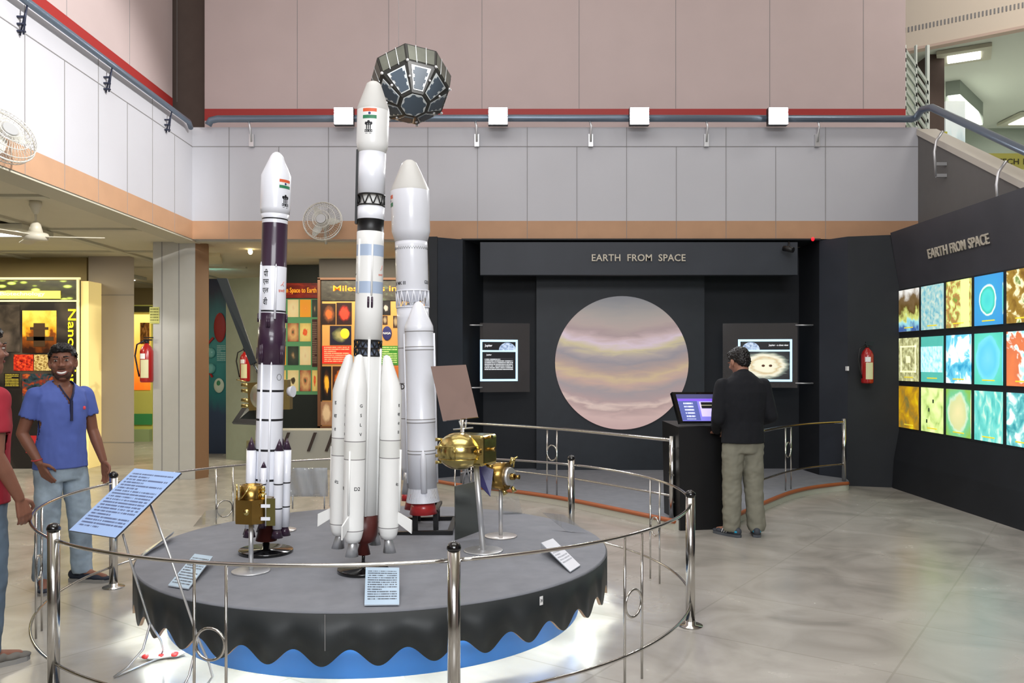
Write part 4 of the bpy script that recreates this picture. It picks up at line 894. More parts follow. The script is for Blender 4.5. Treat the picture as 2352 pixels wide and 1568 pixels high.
# fairing flag and emblem, letters
r33 = R_(33.5)
def flag(t, R, ang, z, w, h, ring=True):
    for s, m, nm in ((1, M_saffron, 'flag_saffron'), (0, M_whitep, 'flag_white'), (-1, M_green, 'flag_green')):
        obj(nm, wrap(flat(B(), w, h/3, 0, s*h/3), R, ang, z), m, t, True)
    b = B(); b.face([(h*.13*math.cos(a), 0, h*.13*math.sin(a)) for a in [2*PI*q/12 for q in range(12)]]); obj('flag_wheel', wrap(b, R, ang, z, .0014), mat('wheel_navy', (40, 50, 110), .5), t, True)
def emblem(t, R, ang, z, h):
    b = B(); w = h*.55
    def el(cx, cz, rx, rz_, n=12): b.face([(cx*w+rx*w*math.cos(a), 0, cz*h+rz_*h*math.sin(a)) for a in [2*PI*q/n for q in range(n)]])
    el(0, .33, .2, .14); el(-.33, .26, .17, .11); el(.33, .26, .17, .11)
    for x in (-.26, -.02, .22): flat(b, w*.13, h*.36, x*w+.02*w, .02*h, 1)
    flat(b, w*.7, h*.05, 0, .16*h, 2); flat(b, w*.95, h*.05, 0, -.2*h, 2); flat(b, w*1.0, h*.04, 0, -.34*h, 2); flat(b, w*.06, h*.14, -.48*w, -.27*h, 1); flat(b, w*.06, h*.14, .48*w, -.27*h, 1); el(0, -.27, .14, .05); el(-.28, -.27, .09, .04); el(.28, -.27, .09, .04)
    flat(b, w*.3, h*.03, -.25*w, -.45*h, 1); flat(b, w*.3, h*.03, .25*w, -.45*h, 1)
    obj('emblem', wrap(b, R, ang, z), M_ink, t, True)
flag(t, r33, .95, U(426), R_(30), R_(20)); emblem(t, r33, .98, U(465), R_(32))
def letter(t, s, R, ang, z, h, m=None, w=None):
    b = fit_text(s, w, h, .0006); obj('lettering', wrap(b, R, ang, z, .0006), m or M_ink, t, True)
for ch, py, hh, ww in (('पी', 629, 17, 11.5), ('एस', 650, 13, 15.5), ('एल', 670, 13, 15.5), ('वी', 693, 17, 11.5)): letter(t, ch, R_(29), -.34, U(py), R_(hh), None, R_(ww))
letter(t, 'इसरो', R_(29), 1.0, U(668), R_(8), M_saffron, R_(18)); b = B(); b.tube([(-.01, 0, -.01), (.004, 0, 0), (.014, 0, .016)], .0015, 5); b.tube([(.004, 0, 0), (.014, 0, -.012)], .0015, 5); obj('arrow_mark', wrap(b, R_(29), 1.0, U(653)), M_saffron, t, True)
b = B(); b.tube([(R_(6)*math.cos(a), 0, R_(7)*math.sin(a)) for a in [2*PI*q/20 for q in range(20)]], .0012, 5, closed=True); obj('round_mark', wrap(b, R_(29.5), .95, U(865)), M_ink, t, True)
# conduits
for ang, pys in ((-.85, (603, 735)), (.45, (608, 733)), (-.42, (826, 1190)), (.3, (830, 1190))):
    r = R_(30.5); x, y = r*math.sin(ang), -r*math.cos(ang)
    obj('conduit', B().cyl((x, y, U(pys[1])), (x, y, U(pys[0]+8)), R_(2.6), n=10).cyl((x, y, U(pys[0]+8)), (x, y, U(pys[0])), R_(2.6), .001, n=10), M_white, t, True)
for ang, y0, y1 in ((-.1, 728, 752), (.05, 728, 752), (-.6, 795, 833), (-.42, 793, 833), (1.0, 795, 833), (1.15, 795, 833), (1.9, 722, 740), (-1.5, 722, 740), (-1.5, 800, 825)):
    r = R_(31.5); obj('retro_motor', B().cyl((r*math.sin(ang), -r*math.cos(ang), U(y1)), (r*math.sin(ang), -r*math.cos(ang), U(y0)), R_(2.6), n=10).ball((r*math.sin(ang), -r*math.cos(ang), U(y0)), R_(2.6), u=8, v=6), M_purple, t, True)
# strap-ons
def strapon(ang, rad, rr, ytip, ycone, ybot, lab=None):
    x, y = rad*math.sin(ang), -rad*math.cos(ang)
    s = obj('booster', B().lathe([(rr, U(ybot), 0), (rr, U(1163), 1), (rr*1.02, U(1160), 0), (rr, U(1108), 1), (rr*1.02, U(1105), 0), (rr, U(ycone), 0)], 20, (x, y, 0)), [M_white, M_ink], t, True)
    obj('booster_nose', B().lathe([(rr*1.02, U(ycone)), (.001, U(ytip))], 20, (x, y, 0)), M_purple, s, True)
    obj('booster_nozzle', B().lathe([(rr*1.35, U(ybot+20)), (rr*.7, U(ybot))], 20, (x, y, 0)), M_purple, s, True)
for an in (-50, 50, -93, 93, -150, 150): strapon(math.radians(an), R_(41), R_(10.4), 1004, 1031, 1208)
strapon(math.radians(0), R_(36), R_(6.5), 1055, 1069, 1185)
rod_lathe(t, 'nozzle', [(R_(24), U(1240)), (R_(14), U(1198)), (R_(30), U(1197)), (R_(30), U(1195))], M_maroon)
rod_lathe(t, 'display_stand', [(R_(60), .001), (R_(61), .006), (R_(61), .018), (R_(60), .021), (R_(8), .022), (R_(8), .06), (R_(4.5), .065), (R_(4.5), .12), (R_(3), .121)], M_blackg)

# --- tallest rocket (GSLV)
k = 4.66/F
t = thing('rocket_model', 'tallest white rocket model in the middle with four white boosters lettered GSLV and ISRO', 'rocket model', (-.83, 4.66, ZP), (0, math.radians(1.25), 0))
rod_lathe(t, 'nose_cone', [(R_(31), U(352)), (R_(35), U(338)), (R_(36.5), U(330)), (R_(36.5), U(256), 1), (R_(36), U(249), 1), (R_(19), U(201), 1), (R_(16), U(193), 1), (R_(9), U(188), 1), (.001, U(186.5), 1)], [M_whitew, M_whites])
rod_lathe(t, 'stage_body', [(R_(31.5), U(1180), 0), (R_(31.5), U(820), 0), (R_(31.5), U(818), 4), (R_(24), U(817), 4), (R_(24), U(781), 4), (R_(31.5), U(780), 0), (R_(31.5), U(708), 0), (R_(31.2), U(675), 2), (R_(31.2), U(648), 0), (R_(31), U(590), 2), (R_(31), U(564), 0), (R_(31), U(534), 0), (R_(30), U(533), 3), (R_(30), U(506), 3), (R_(31), U(505), 5), (R_(31), U(476), 0), (R_(24), U(475), 0), (R_(24), U(448), 0), (R_(31), U(447), 5), (R_(31), U(352), 5)],
    [M_whitew, M_purple, M_lblue, M_dark, mat('grey_tank', (120, 130, 150), .4), M_white])
def lattice(t, y0, y1, R, n, rows, m, rad=.0045):
    b = B(); h = (U(y0)-U(y1))/rows
    for q in range(rows+1):
        z = U(y1)+h*q; b.tube([(R*math.cos(a), R*math.sin(a), z) for a in [2*PI*v/40 for v in range(40)]], rad, 6, closed=True)
    for q in range(rows):
        z0 = U(y1)+h*q
        for i in range(n):
            a, a2, a3 = 2*PI*i/n, 2*PI*(i+.5)/n, 2*PI*(i+1)/n
            b.cyl((R*math.cos(a), R*math.sin(a), z0), (R*math.cos(a2), R*math.sin(a2), z0+h), rad*.8, n=6); b.cyl((R*math.cos(a2), R*math.sin(a2), z0+h), (R*math.cos(a3), R*math.sin(a3), z0), rad*.8, n=6)
    return obj('truss', b, m, t, True)
lattice(t, 449, 473, R_(30.5), 10, 1, M_dark); lattice(t, 782, 817, R_(31), 14, 2, M_dark)
flag(t, R_(36.5), -.05, U(270), R_(32), R_(23)); emblem(t, R_(36.5), -.1, U(301), R_(32))
for ang, y0, y1, w in ((-.7, 552, 675, 2.2), (.33, 556, 680, 2.2), (.25, 780, 1180, 3.2), (1.25, 800, 1180, 3.0)):
    r = R_(32); x, y = r*math.sin(ang), -r*math.cos(ang)
    obj('conduit', B().cyl((x, y, U(y1)), (x, y, U(y0)), R_(w), n=10), M_whitew, t, True)
obj('side_strip', B().box((-R_(33), 0, (U(345)+U(515))/2), (R_(5), R_(14), U(345)-U(515))), M_dark, t, True)
for an in (.12, .38): 
    r = R_(31.5); x, y = r*math.sin(an), -r*math.cos(an); obj('retro_motor', B().cyl((x, y, U(706)), (x, y, U(685)), R_(2.6), n=10).ball((x, y, U(685)), R_(2.6), u=8, v=6).ball((x, y, U(706)), R_(2.6), u=8, v=6), M_purple, t, True)
letter(t, 'इसरो', R_(31), 1.1, U(632), R_(6), M_saffron, R_(15)); b = B(); b.tube([(-.006, 0, -.012), (.004, 0, 0), (.01, 0, .016)], .0013, 5); obj('arrow_mark', wrap(b, R_(31), 1.15, U(617)), M_saffron, t, True)
letter(t, 'GSLV', R_(31), -1.25, U(632), R_(5), None, R_(10))
blabs = {-14: ('D2', None), 76: ('मे2', None)}
def gbooster(adeg, fin):
    a = math.radians(adeg); RC = R_(60); ux, uy = math.cos(a), math.sin(a); x, y = RC*ux, RC*uy; rr = R_(23.5)
    tilt = R_(14)
    def sh(z):
        z0, z1 = U(895), U(815)
        f = 0 if z < z0 else (z-z0)/(z1-z0); return (-ux*tilt*f, -uy*tilt*f, 0)
    s = obj('booster', B().lathe([(R_(16), U(1232)), (R_(20), U(1222)), (rr, U(1206), 1), (rr, U(1204)), (rr, U(1048), 1), (rr, U(1046), 2), (rr, U(1008), 1), (rr, U(1006)), (rr, U(898)), (R_(21), U(878)), (R_(15), U(848)), (R_(10), U(824)), (R_(7.5), U(818)), (R_(4), U(815)), (.001, U(814))], 32, (x, y, 0), shift=sh), [M_whitew, M_seam, mat('booster_band', (226, 226, 222), .3, coat=.2)], t, True)
    obj('booster_nozzle', B().lathe([(R_(15), U(1263)), (R_(9), U(1233)), (R_(8), U(1231))], 24, (x+.0*ux, y, 0), shift=lambda z: (ux*R_(4)*(U(1232)-z)/(U(1232)-U(1263)), uy*R_(4)*(U(1232)-z)/(U(1232)-U(1263)), 0)), M_steelb, s, True)
    n_ = Vector((-uy, ux, 0))*R_(1.6); e = Vector((ux, uy, 0))
    p = lambda d, py: Vector((x, y, 0))+e*(rr+R_(d)-.003)+Vector((0, 0, U(py)))
    q = [p(0, 1195), p(34, 1217), p(34, 1187), p(0, 1170)]
    b = B(); b.hexa([q[0]-n_, q[1]-n_, q[1]+n_, q[0]+n_, q[3]-n_, q[2]-n_, q[2]+n_, q[3]+n_]); obj('fin', b, M_whitew, s, True)
    c = Vector((x, y, 0))+e*(rr+R_(2)); obj('conduit', B().cyl(c+Vector((0, 0, U(1168))), c+Vector((0, 0, U(1028))), R_(2.4), n=10), M_whitew, s, True)
    def bl(txt, wa, py, h, w=None):
        b = fit_text(txt, w, h, .0006); wrap(b, rr, wa, U(py), .0006); b.xf(Matrix.Translation((x, y, 0))); obj('lettering', b, M_ink, s, True)
    return bl
bl = gbooster(166, 1)
for i, ch in enumerate(('इ', 'स', 'रो')): bl(ch, -.55, 926+i*30, R_(8))
bl('मे2', -.25, 1106, R_(8))
bl = gbooster(-104, 1)
for i, ch in enumerate('GSLV'): bl(ch, .72, 928+i*21, R_(7))
for i, ch in enumerate('ISRO'): bl(ch, -1.2, 928+i*21, R_(6))
bl('D2', .5, 1111, R_(8)); bl('D2', -1.2, 1111, R_(7))
bl = gbooster(-14, 1)
for i, ch in enumerate(('इ', 'स', 'रो', '॥')): bl(ch, .98, 928+i*20, R_(7))
bl('मे2', .95, 1106, R_(7))
gbooster(76, 0)
rod_lathe(t, 'maroon_skirt', [(R_(16), U(1272)), (R_(10), U(1248)), (R_(26), U(1240)), (R_(31), U(1225)), (R_(31), U(1180))], M_maroon)
rod_lathe(t, 'display_stand', [(R_(58), .001), (R_(59), .006), (R_(59), .016), (R_(58), .019), (R_(5), .02), (R_(4), .06), (R_(3.2), .14)], [M_blackg])

# --- right rocket (Mk III)
Y3 = 5.9; k = Y3/F
t = thing('rocket_model', 'right-hand broad white rocket model with ribbed skirt and red nozzle', 'rocket model', (X_(960, Y3), Y3, ZP), (0, math.radians(-1.35), 0))
rod_lathe(t, 'nose_cone', [(R_(37), U(556)), (R_(44), U(532), 0), (R_(44.5), U(440), 1), (R_(44), U(436), 1), (R_(22), U(386), 1), (R_(16), U(374), 1), (R_(8), U(368), 1), (.001, U(367), 1)], [M_white, M_whites])
rod_lathe(t, 'upper_stage', [(R_(14), U(700), 1), (R_(9), U(694), 0), (R_(24), U(688), 0), (R_(34), U(678), 0), (R_(37), U(668), 0), (R_(37), U(575), 0), (R_(37.4), U(566), 0), (R_(37), U(556), 0)], [M_white, M_steelb])
lattice(t, 669, 706, R_(37.5), 16, 1, M_white, .005)
rod_lathe(t, 'core_stage', [(R_(8), U(1092), 0), (R_(30), U(1082), 0), (R_(36), U(1070), 0), (R_(36), U(960), 1), (R_(36.2), U(958), 0), (R_(36), U(880), 1), (R_(36.2), U(878), 0), (R_(36), U(800), 1), (R_(36.2), U(798), 0), (R_(36.5), U(732), 0), (R_(37), U(706), 0), (R_(20), U(701), 2), (.001, U(696), 2)], [M_white, M_seam, M_steelb])
b = B(); 
for i in range(40):
    a = 2*PI*i/40; a2 = 2*PI*(i+.5)/40; a3 = 2*PI*(i+1)/40; r = R_(37.3); b.tube([(r*math.cos(a), r*math.sin(a), U(575)), (r*math.cos(a2), r*math.sin(a2), U(569)), (r*math.cos(a3), r*math.sin(a3), U(575))], .0014, 5)
obj('zigzag_joint', b, M_seam, t, True)
flag(t, R_(44.5), -1.25, U(464), R_(26), R_(26)); letter(t, 'GSLV MK III', R_(37), -.95, U(652), R_(8), None, R_(48)); letter(t, 'GSLV', R_(37), 1.25, U(650), R_(8), None, R_(22))
letter(t, 'INDIA', R_(36), -.75, U(886), R_(13), None, R_(50))
def mkboost(x, y, d, front):
    rr = R_(31.5)
    s = obj('booster', B().lathe([(rr, U(1112+d), 0), (rr, U(1035+d), 1), (rr*1.02, U(1033+d), 0), (rr*1.02, U(1028+d), 1), (rr, U(1026+d), 0), (rr, U(966+d), 1), (rr*1.02, U(964+d), 0), (rr*1.02, U(959+d), 1), (rr, U(957+d), 0), (rr, U(806+d), 1), (rr*1.02, U(804+d), 0), (rr*1.02, U(799+d), 1), (rr, U(797+d), 0), (rr, U(765+d), 1), (rr*1.02, U(763+d), 0), (rr, U(752+d), 0), (R_(13), U(708+d), 0), (R_(8), U(700+d), 0), (.001, U(696+d), 0)], 36, (x, y, 0)), [M_white, M_seam], t, True)
    b = B(); n = 72; ra, rb = R_(32), R_(37.5)
    for i in range(n):
        a, a2 = 2*PI*i/n, 2*PI*(i+.55)/n
        for (p, q, e) in ((a, a2, 1.0), (a2, 2*PI*(i+1)/n, .97)):
            b.face([(x+ra*e*math.cos(p), y+ra*e*math.sin(p), U(1110+d)), (x+ra*e*math.cos(q), y+ra*e*math.sin(q), U(1110+d)), (x+rb*e*math.cos(q), y+rb*e*math.sin(q), U(1140+d)), (x+rb*e*math.cos(p), y+rb*e*math.sin(p), U(1140+d))])
    b.lathe([(rb*.96, U(1140+d)), (rb, U(1141+d)), (rb*.7, U(1143+d))], 36, (x, y, 0)); obj('ribbed_skirt', b, M_white, s, True)
    obj('red_nozzle', B().lathe([(R_(31), U(1168+d)), (R_(25), U(1141+d))], 36, (x, y, 0)), M_redp, s, True)
    for sx in (-1, 1):
        obj('side_rail', B().cyl((x+sx*(rr+R_(1.5)), y, U(1100+d)), (x+sx*(rr+R_(1.5)), y, U(768+d)), R_(2.2), n=8), M_white, s, True)
    xx = x+R_(6); obj('fairing_strip', B().lathe([(R_(7), U(1118+d)), (R_(7), U(1045+d)), (R_(4), U(1030+d)), (.001, U(1024+d))], 12, (xx, y-rr, 0)), M_white, s, True)
    return s
mkboost(R_(20), -.19, 0, True); mkboost(-R_(8), .2, 10, False)
# gimbal nozzle seen at left under the core
obj('engine_nozzle', B().lathe([(R_(11), U(1128)), (R_(6), U(1094)), (R_(5), U(1080))], 24, (-R_(20), -.10, 0)), M_steelb, t, True)
obj('engine_ring', B().lathe([(R_(12), U(1143)), (R_(11), U(1128))], 24, (-R_(20), -.10, 0)), M_redp, t, True)
b = B(); zt = .14
for x in (-R_(0), R_(46)): b.box((x, -.15, zt/2+.008), (.034, .034, zt)); b.box((x-.02, .2, zt/2+.008), (.034, .034, zt))
b.box((R_(23), -.15, zt), (R_(56), .034, .02)); b.box((R_(23), .2, zt), (R_(56), .034, .02)); b.box((R_(0), .02, zt), (.03, .36, .02)); b.box((R_(46), .02, zt), (.03, .36, .02))
b.box((-R_(5), -.24, .012), (.56, .035, .024)); b.box((-R_(5), .28, .012), (.5, .035, .024)); b.box((-R_(5)-.26, .02, .012), (.035, .52, .024)); b.box((-R_(5)+.26, .02, .012), (.035, .52, .024))
b.cyl((R_(20), -.16, zt), (R_(20), -.18, U(1150)), .011)
obj('display_stand', b, M_dark, t, True)

# ---------------------------------------------------------------- satellite models on poles
def pole(t, loc, ztop, r, rd, m=None, lean_=(0, 0)):
    L = Vector(loc); obj('pole', B().cyl(L, L+Vector((lean_[0], lean_[1], ztop)), r, n=20), M_steelb, t)
    obj('foot_plate', B().lathe([(rd, .001), (rd, .007), (rd-.004, .009), (r*1.2, .01)], 40, L), m or M_steelb, t)
# A front left box
L = Vector((-1.455, 4.66, ZP)); t = thing('satellite_model', 'small bronze hexagonal box satellite on a pole in front of the left rocket', 'satellite model', L); kk = 4.66/F
pole(t, L, Z_(1196, 4.66)-ZP, .013, .105)
z0, z1 = Z_(1197, 4.66), Z_(1143, 4.66); cx = X_(583, 4.66); cy = 4.66
hexp = [(cx-.098, cy-.02), (cx-.075, cy-.08), (cx+.02, cy-.10), (cx+.098, cy-.045), (cx+.098, cy+.05), (cx+.02, cy+.09), (cx-.075, cy+.07)]
obj('body', B().prism(hexp, z0, z1), M_goldd, t)
obj('antenna_ring', B().lathe([(.062, z1), (.062, z1+.075), (.052, z1+.075), (.052, z1+.01)], 32, (cx-.01, cy-.01, 0), cap=False), M_goldd, t)
obj('sphere_port', B().ball((X_(571, 4.6), cy-.09, Z_(1177, 4.56)), .02), M_gold, t)
b = B(); b.cyl((cx-.085, cy-.03, z1), (cx-.085, cy-.03, z1+.08), .005); b.cyl((cx-.05, cy-.08, z1), (cx, cy-.08, z1+.07), .004); obj('strut', b, M_gold, t)
b = B(); b.cyl((cx+.06, cy-.03, z1), (cx+.06, cy-.03, z1+.03), .018); b.cyl((cx+.06, cy-.03, z1+.03), (cx+.062, cy-.035, z1+.05), .008, .014); b.ball((cx+.062, cy-.035, z1+.06), .012); obj('thruster', b, M_gold, t)
b = B(); b.box((cx+.115, cy-.075, (z0+z1)/2+.0), (.05, .006, .15), M=None); obj('solar_panel', b, mat('olive_panel', (110, 104, 60), .3, .5), t)
b = B(); b.cyl((cx+.09, cy-.08, z0-.01), (cx+.09, cy-.08, z1+.03), .004); obj('mast', b, M_steelb, t)
for zz in (.03, .1): obj('clip', B().box((cx+.09, cy-.083, z0+zz), (.05, .006, .018)), M_white, t)
# B: gold barrel satellite with mirror panels
L = Vector((X_(1110, 5.17), 5.17, ZP)); t = thing('satellite_model', 'large shiny gold satellite on a pole with a mirrored panel standing above it', 'satellite model', L)
pole(t, L, Z_(1065, 5.17)-ZP, .018, .122, None, (-.045, 0))
c = P(1075, 1034, 5.17); Mr = Matrix.Rotation(math.radians(-25), 3, 'Z')
b = B(); b.ball((0, 0, 0), (.14, .14, .115), v=14, u=24); b.xf(Matrix.Translation(c+Vector((-.05, -.03, 0)))); obj('dome', b, M_gold, t)
b = B(); b.box((0, 0, 0), (.24, .2, .19)); b.xf(Matrix.Translation(c+Vector((.03, .03, .005))) @ Mr.to_4x4()); o = obj('body', b, M_gold, t); md = o.modifiers.new('bevel', 'BEVEL'); md.width = .02; md.segments = 3
b = B(); 
for dz in (.035, -.045): b.tube([c+Vector((-.05, -.03, dz))+Vector((math.sqrt(max(0, 1-(dz/.115)**2))*.142*math.cos(a), math.sqrt(max(0, 1-(dz/.115)**2))*.142*math.sin(a), 0)) for a in [PI+PI*q/20 for q in range(21)]], .003, 6)
b.tube([c+Vector((-.075, -.172, .035)), c+Vector((-.072, -.175, 0)), c+Vector((-.072, -.168, -.045))], .003, 6); obj('seam_wire', b, M_gold, t)
obj('thruster', B().cyl(c+Vector((.13, -.02, .01)), c+Vector((.17, -.03, .01)), .007, .014).ball(c+Vector((.07, -.12, 0)), .02), M_goldd, t)
b = B(); 
for dz in (.07, .02, -.03, -.07): obj('side_thruster', B().cyl(c+Vector((-.15, -.02, dz)), c+Vector((-.2, -.03, dz)), .007, .011), M_gold, t)
for dz in (.085, -.09): obj('corner_nozzle', B().cyl(c+Vector((.12, -.04, dz)), c+Vector((.15, -.06, dz*1.05)), .008, .013), M_goldd, t)
q = [P(1018, 967, 5.2), P(1099, 958, 5.12), P(1071, 838, 5.32), P(990, 842, 5.42)]
nn = (q[1]-q[0]).cross(q[3]-q[0]).normalized()*.005
b = B(); b.hexa([q[0]-nn, q[1]-nn, q[1]+nn, q[0]+nn, q[3]-nn, q[2]-nn, q[2]+nn, q[3]+nn]); obj('mirror_panel', b, mat('mirror_sheet', (178, 166, 158), .06, 1.), t)
b = B(); cc = P(1063, 988, 5.17); b.tube([P(1055, 966, 5.17), P(1061, 985, 5.17)], .006, 6); b.tube([P(1071, 964, 5.17), P(1069, 985, 5.17)], .006, 6); b.cyl(P(1041, 986, 5.17), P(1087, 982, 5.17), .005); b.cyl(P(1064, 984, 5.17), P(1064, 1000, 5.17), .008); obj('panel_bracket', b, M_steelb, t)
q = [P(1045, 1240, 5.45), P(1104, 1218, 5.55), P(1104, 1102, 5.5), P(1045, 1116, 5.4)]
nn = (q[1]-q[0]).cross(q[3]-q[0]).normalized()*.005
b = B(); b.hexa([q[0]-nn, q[1]-nn, q[1]+nn, q[0]+nn, q[3]-nn, q[2]-nn, q[2]+nn, q[3]+nn]); obj('mirror_panel', b, mat('dull_mirror', (130, 134, 128), .15, 1.), t)
b = B(); b.tube([P(1064, 1110, 5.4), P(1070, 1075, 5.2)], .006, 6); b.tube([P(1080, 1106, 5.4), P(1073, 1075, 5.2)], .006, 6); b.cyl(P(1058, 1086, 5.3), P(1085, 1080, 5.3), .005); obj('panel_bracket', b, M_steelb, t)
# C: drum satellite
L = Vector((X_(1150, 5.6), 5.6, ZP)); t = thing('satellite_model', 'small bronze drum satellite with a blue solar panel, right of the gold satellite', 'satellite model', L)
pole(t, L, Z_(1120, 5.6)-ZP, .0135, .11, mat('pale_metal_disc', (214, 208, 204), .3, .6))
c = P(1148, 1092, 5.6)
b = B(); b.cyl((-.09, .03, 0), (.05, -.03, 0), .095, n=10); b.xf(Matrix.Translation(c)); obj('body', b, M_goldd, t)
b = B(); b.cyl(c+Vector((.05, -.03, 0)), c+Vector((.075, -.045, 0)), .062, .06, n=24); obj('face_plate', b, M_steelb, t)
obj('nozzle', B().cyl(c+Vector((.07, -.04, 0)), c+Vector((.1, -.055, 0)), .024, .02).cyl(c+Vector((.1, -.055, 0)), c+Vector((.13, -.07, 0)), .009, .016), M_goldd, t)
for dx, dz in ((.04, -.1), (.1, -.085), (.09, .1)): obj('thruster', B().cyl(c+Vector((dx-.02, -.03, dz*.8)), c+Vector((dx, -.04, dz*1.2)), .01, .018), M_gold, t)
obj('horn_arm', B().tube([c+Vector((.09, -.03, .06)), c+Vector((.1, -.03, .12)), c+Vector((.12, -.03, .13))], .006, 6), M_gold, t)
q = [P(1098, 1110, 5.45), P(1126, 1140, 5.45), P(1133, 1078, 5.5), P(1098, 1062, 5.5)]
nn = (q[1]-q[0]).cross(q[3]-q[0]).normalized()*.004
b = B(); b.hexa([q[0]-nn, q[1]-nn, q[1]+nn, q[0]+nn, q[3]-nn, q[2]-nn, q[2]+nn, q[3]+nn]); obj('solar_panel', b, pic('solar_cells', [(0, (120, 125, 150)), (.05, (120, 125, 150)), (.08, (44, 44, 96)), (1, (60, 58, 110))], 14, kind='voronoi'), t)
# D: gold satellite behind the left rocket, long dark panels
L = Vector((X_(650, 5.8), 5.8, ZP)); t = thing('satellite_model', 'gold satellite with long dark solar panels behind the left rocket', 'satellite model', L)
c = P(606, 908, 5.8); obj('foot_plate', B().lathe([(.09, .001), (.09, .009), (.02, .01)], 32, L), mat('pale_metal_disc', (214, 208, 204), .3, .6), t)
obj('pole', B().tube([L, L+Vector((0, .05, .5)), c+Vector((.02, .03, -.1))], .013, 12), M_steelb, t)
b = B(); b.box((0, 0, 0), (.17, .16, .19)); b.xf(Matrix.Translation(c+Vector((-.0, 0, 0))) @ Matrix.Rotation(math.radians(-4), 4, 'Y')); obj('body', b, M_gold, t)
obj('dish', B().ball(c+Vector((-.01, -.085, 0)), (.06, .02, .085)), mat('pale_dish', (205, 200, 170), .2, .7), t)
b = B()
for dz in (.07, .03, -.035, -.075): obj('side_thruster', B().cyl(c+Vector((-.08, -.01, dz)), c+Vector((-.15, -.02, dz+.005)), .018, .012), M_gold, t)
obj('thin_antenna', B().cyl(c+Vector((-.12, 0, .095)), c+Vector((-.19, 0, .11)), .004), M_gold, t)
b = B(); b.box(c+Vector((.13, 0, .05)), (.09, .09, .12)); b.box(c+Vector((.14, 0, -.05)), (.1, .08, .09)); obj('second_body', b, mat('dull_brass', (176, 156, 96), .35, .9), t)
obj('white_horn', B().cyl(c+Vector((.18, -.03, .03)), c+Vector((.215, -.04, .03)), .03, .04), M_white, t)
def panel(t, pts, m, th=.008, nm='solar_panel'):
    q = pts; nn = (q[1]-q[0]).cross(q[3]-q[0]).normalized()*th; b = B(); b.hexa([q[0]-nn, q[1]-nn, q[1]+nn, q[0]+nn, q[3]-nn, q[2]-nn, q[2]+nn, q[3]+nn]); return obj(nm, b, m, t)
m_dp = mat('dark_panel_back', (44, 50, 50), .25, .3)
panel(t, [P(575, 838, 5.9), P(590, 832, 5.9), P(522, 640, 6.3), P(499, 640, 6.3)], m_dp); panel(t, [P(534, 972, 5.9), P(598, 975, 5.75), P(590, 925, 5.85), P(561, 932, 6.0)], m_dp)
obj('panel_arm', B().cyl(P(582, 835, 5.9), c+Vector((0, 0, .08)), .008).cyl(P(575, 935, 5.9), c+Vector((-.03, 0, -.08)), .008), m_dp, t)

# ---------------------------------------------------------------- hanging polyhedral satellite
c = P(945, 200, 7.4); Rb = .355
t = thing('hanging_satellite', 'dark many-sided satellite with blue solar cells hanging above the rockets', 'satellite model', c)
Rm = Matrix.Rotation(math.radians(-8), 3, 'Y') @ Matrix.Rotation(math.radians(4), 3, 'Z') @ Matrix.Rotation(math.radians(-38), 3, 'X')
tn = 8
def ringp(r, z, off=0): return [Vector((r*math.cos(2*PI*(q+off)/tn+PI/2), r*math.sin(2*PI*(q+off)/tn+PI/2), z)) for q in range(tn)]
r0, r1, r2, r3 = ringp(.128, -.27), ringp(.325, -.10), ringp(.365, .10), ringp(.20, .22)
def tr(v): v = Rm @ v; return v
m_body = mat('satellite_black', (38, 38, 36), .4, noise_amt=.1); m_cell = pic('solar_cell_blue', [(.3, (46, 56, 66)), (.5, (62, 74, 86)), (.7, (84, 98, 110))], 8, rough=.5); m_edge = mat('pale_metal_edge', (200, 206, 208), .3, .3)
# local z axis = down/towards the viewer
b = B(); rings = [[b.bm.verts.new(c+tr(v)) for v in rr] for rr in (r0, r1, r2, r3)]
for i in range(3):
    for q in range(tn): b.bm.faces.new((rings[i][q], rings[i][(q+1) % tn], rings[i+1][(q+1) % tn], rings[i+1][q]))
b.bm.faces.new(rings[0]); b.bm.faces.new(rings[3]); obj('body', b, m_body, t)
def facepanel(quad, ins0, ins1, m, nm, lift, steps=0):
    """plate lying on a face; steps>0 gives the stepped edge of a solar cell field"""
    a0, a1, b1, b0 = quad; n_ = (a1-a0).cross(b0-a0).normalized()
    if n_.dot((a0+b1)/2) < 0: n_ = -n_
    def pt(u, v): return (a0*(1-u)+a1*u)*(1-v)+(b0*(1-u)+b1*u)*v+n_*lift
    if steps:
        L_, R2 = [], []
        for s in range(steps):
            v0 = ins0+(1-2*ins0)*s/steps; v1 = ins0+(1-2*ins0)*(s+1)/steps; w = ins1
            w0 = w-.02+.075*(s % 2)
            L_ += [(w0, v0), (w0, v1)]; R2 += [(1-w0, v0), (1-w0, v1)]
        poly = [pt(*p) for p in L_]+[pt(*p) for p in R2[::-1]]
    else: poly = [pt(ins1, ins0), pt(1-ins1, ins0), pt(1-ins1, 1-ins0), pt(ins1, 1-ins0)]
    b = B(); lo = [c+tr(p) for p in poly]; up = [c+tr(p+n_*.004) for p in poly]
    b.face(up); L2 = len(lo)
    for i in range(L2): b.face([lo[i], lo[(i+1) % L2], up[(i+1) % L2], up[i]])
    obj(nm, b, m, t)
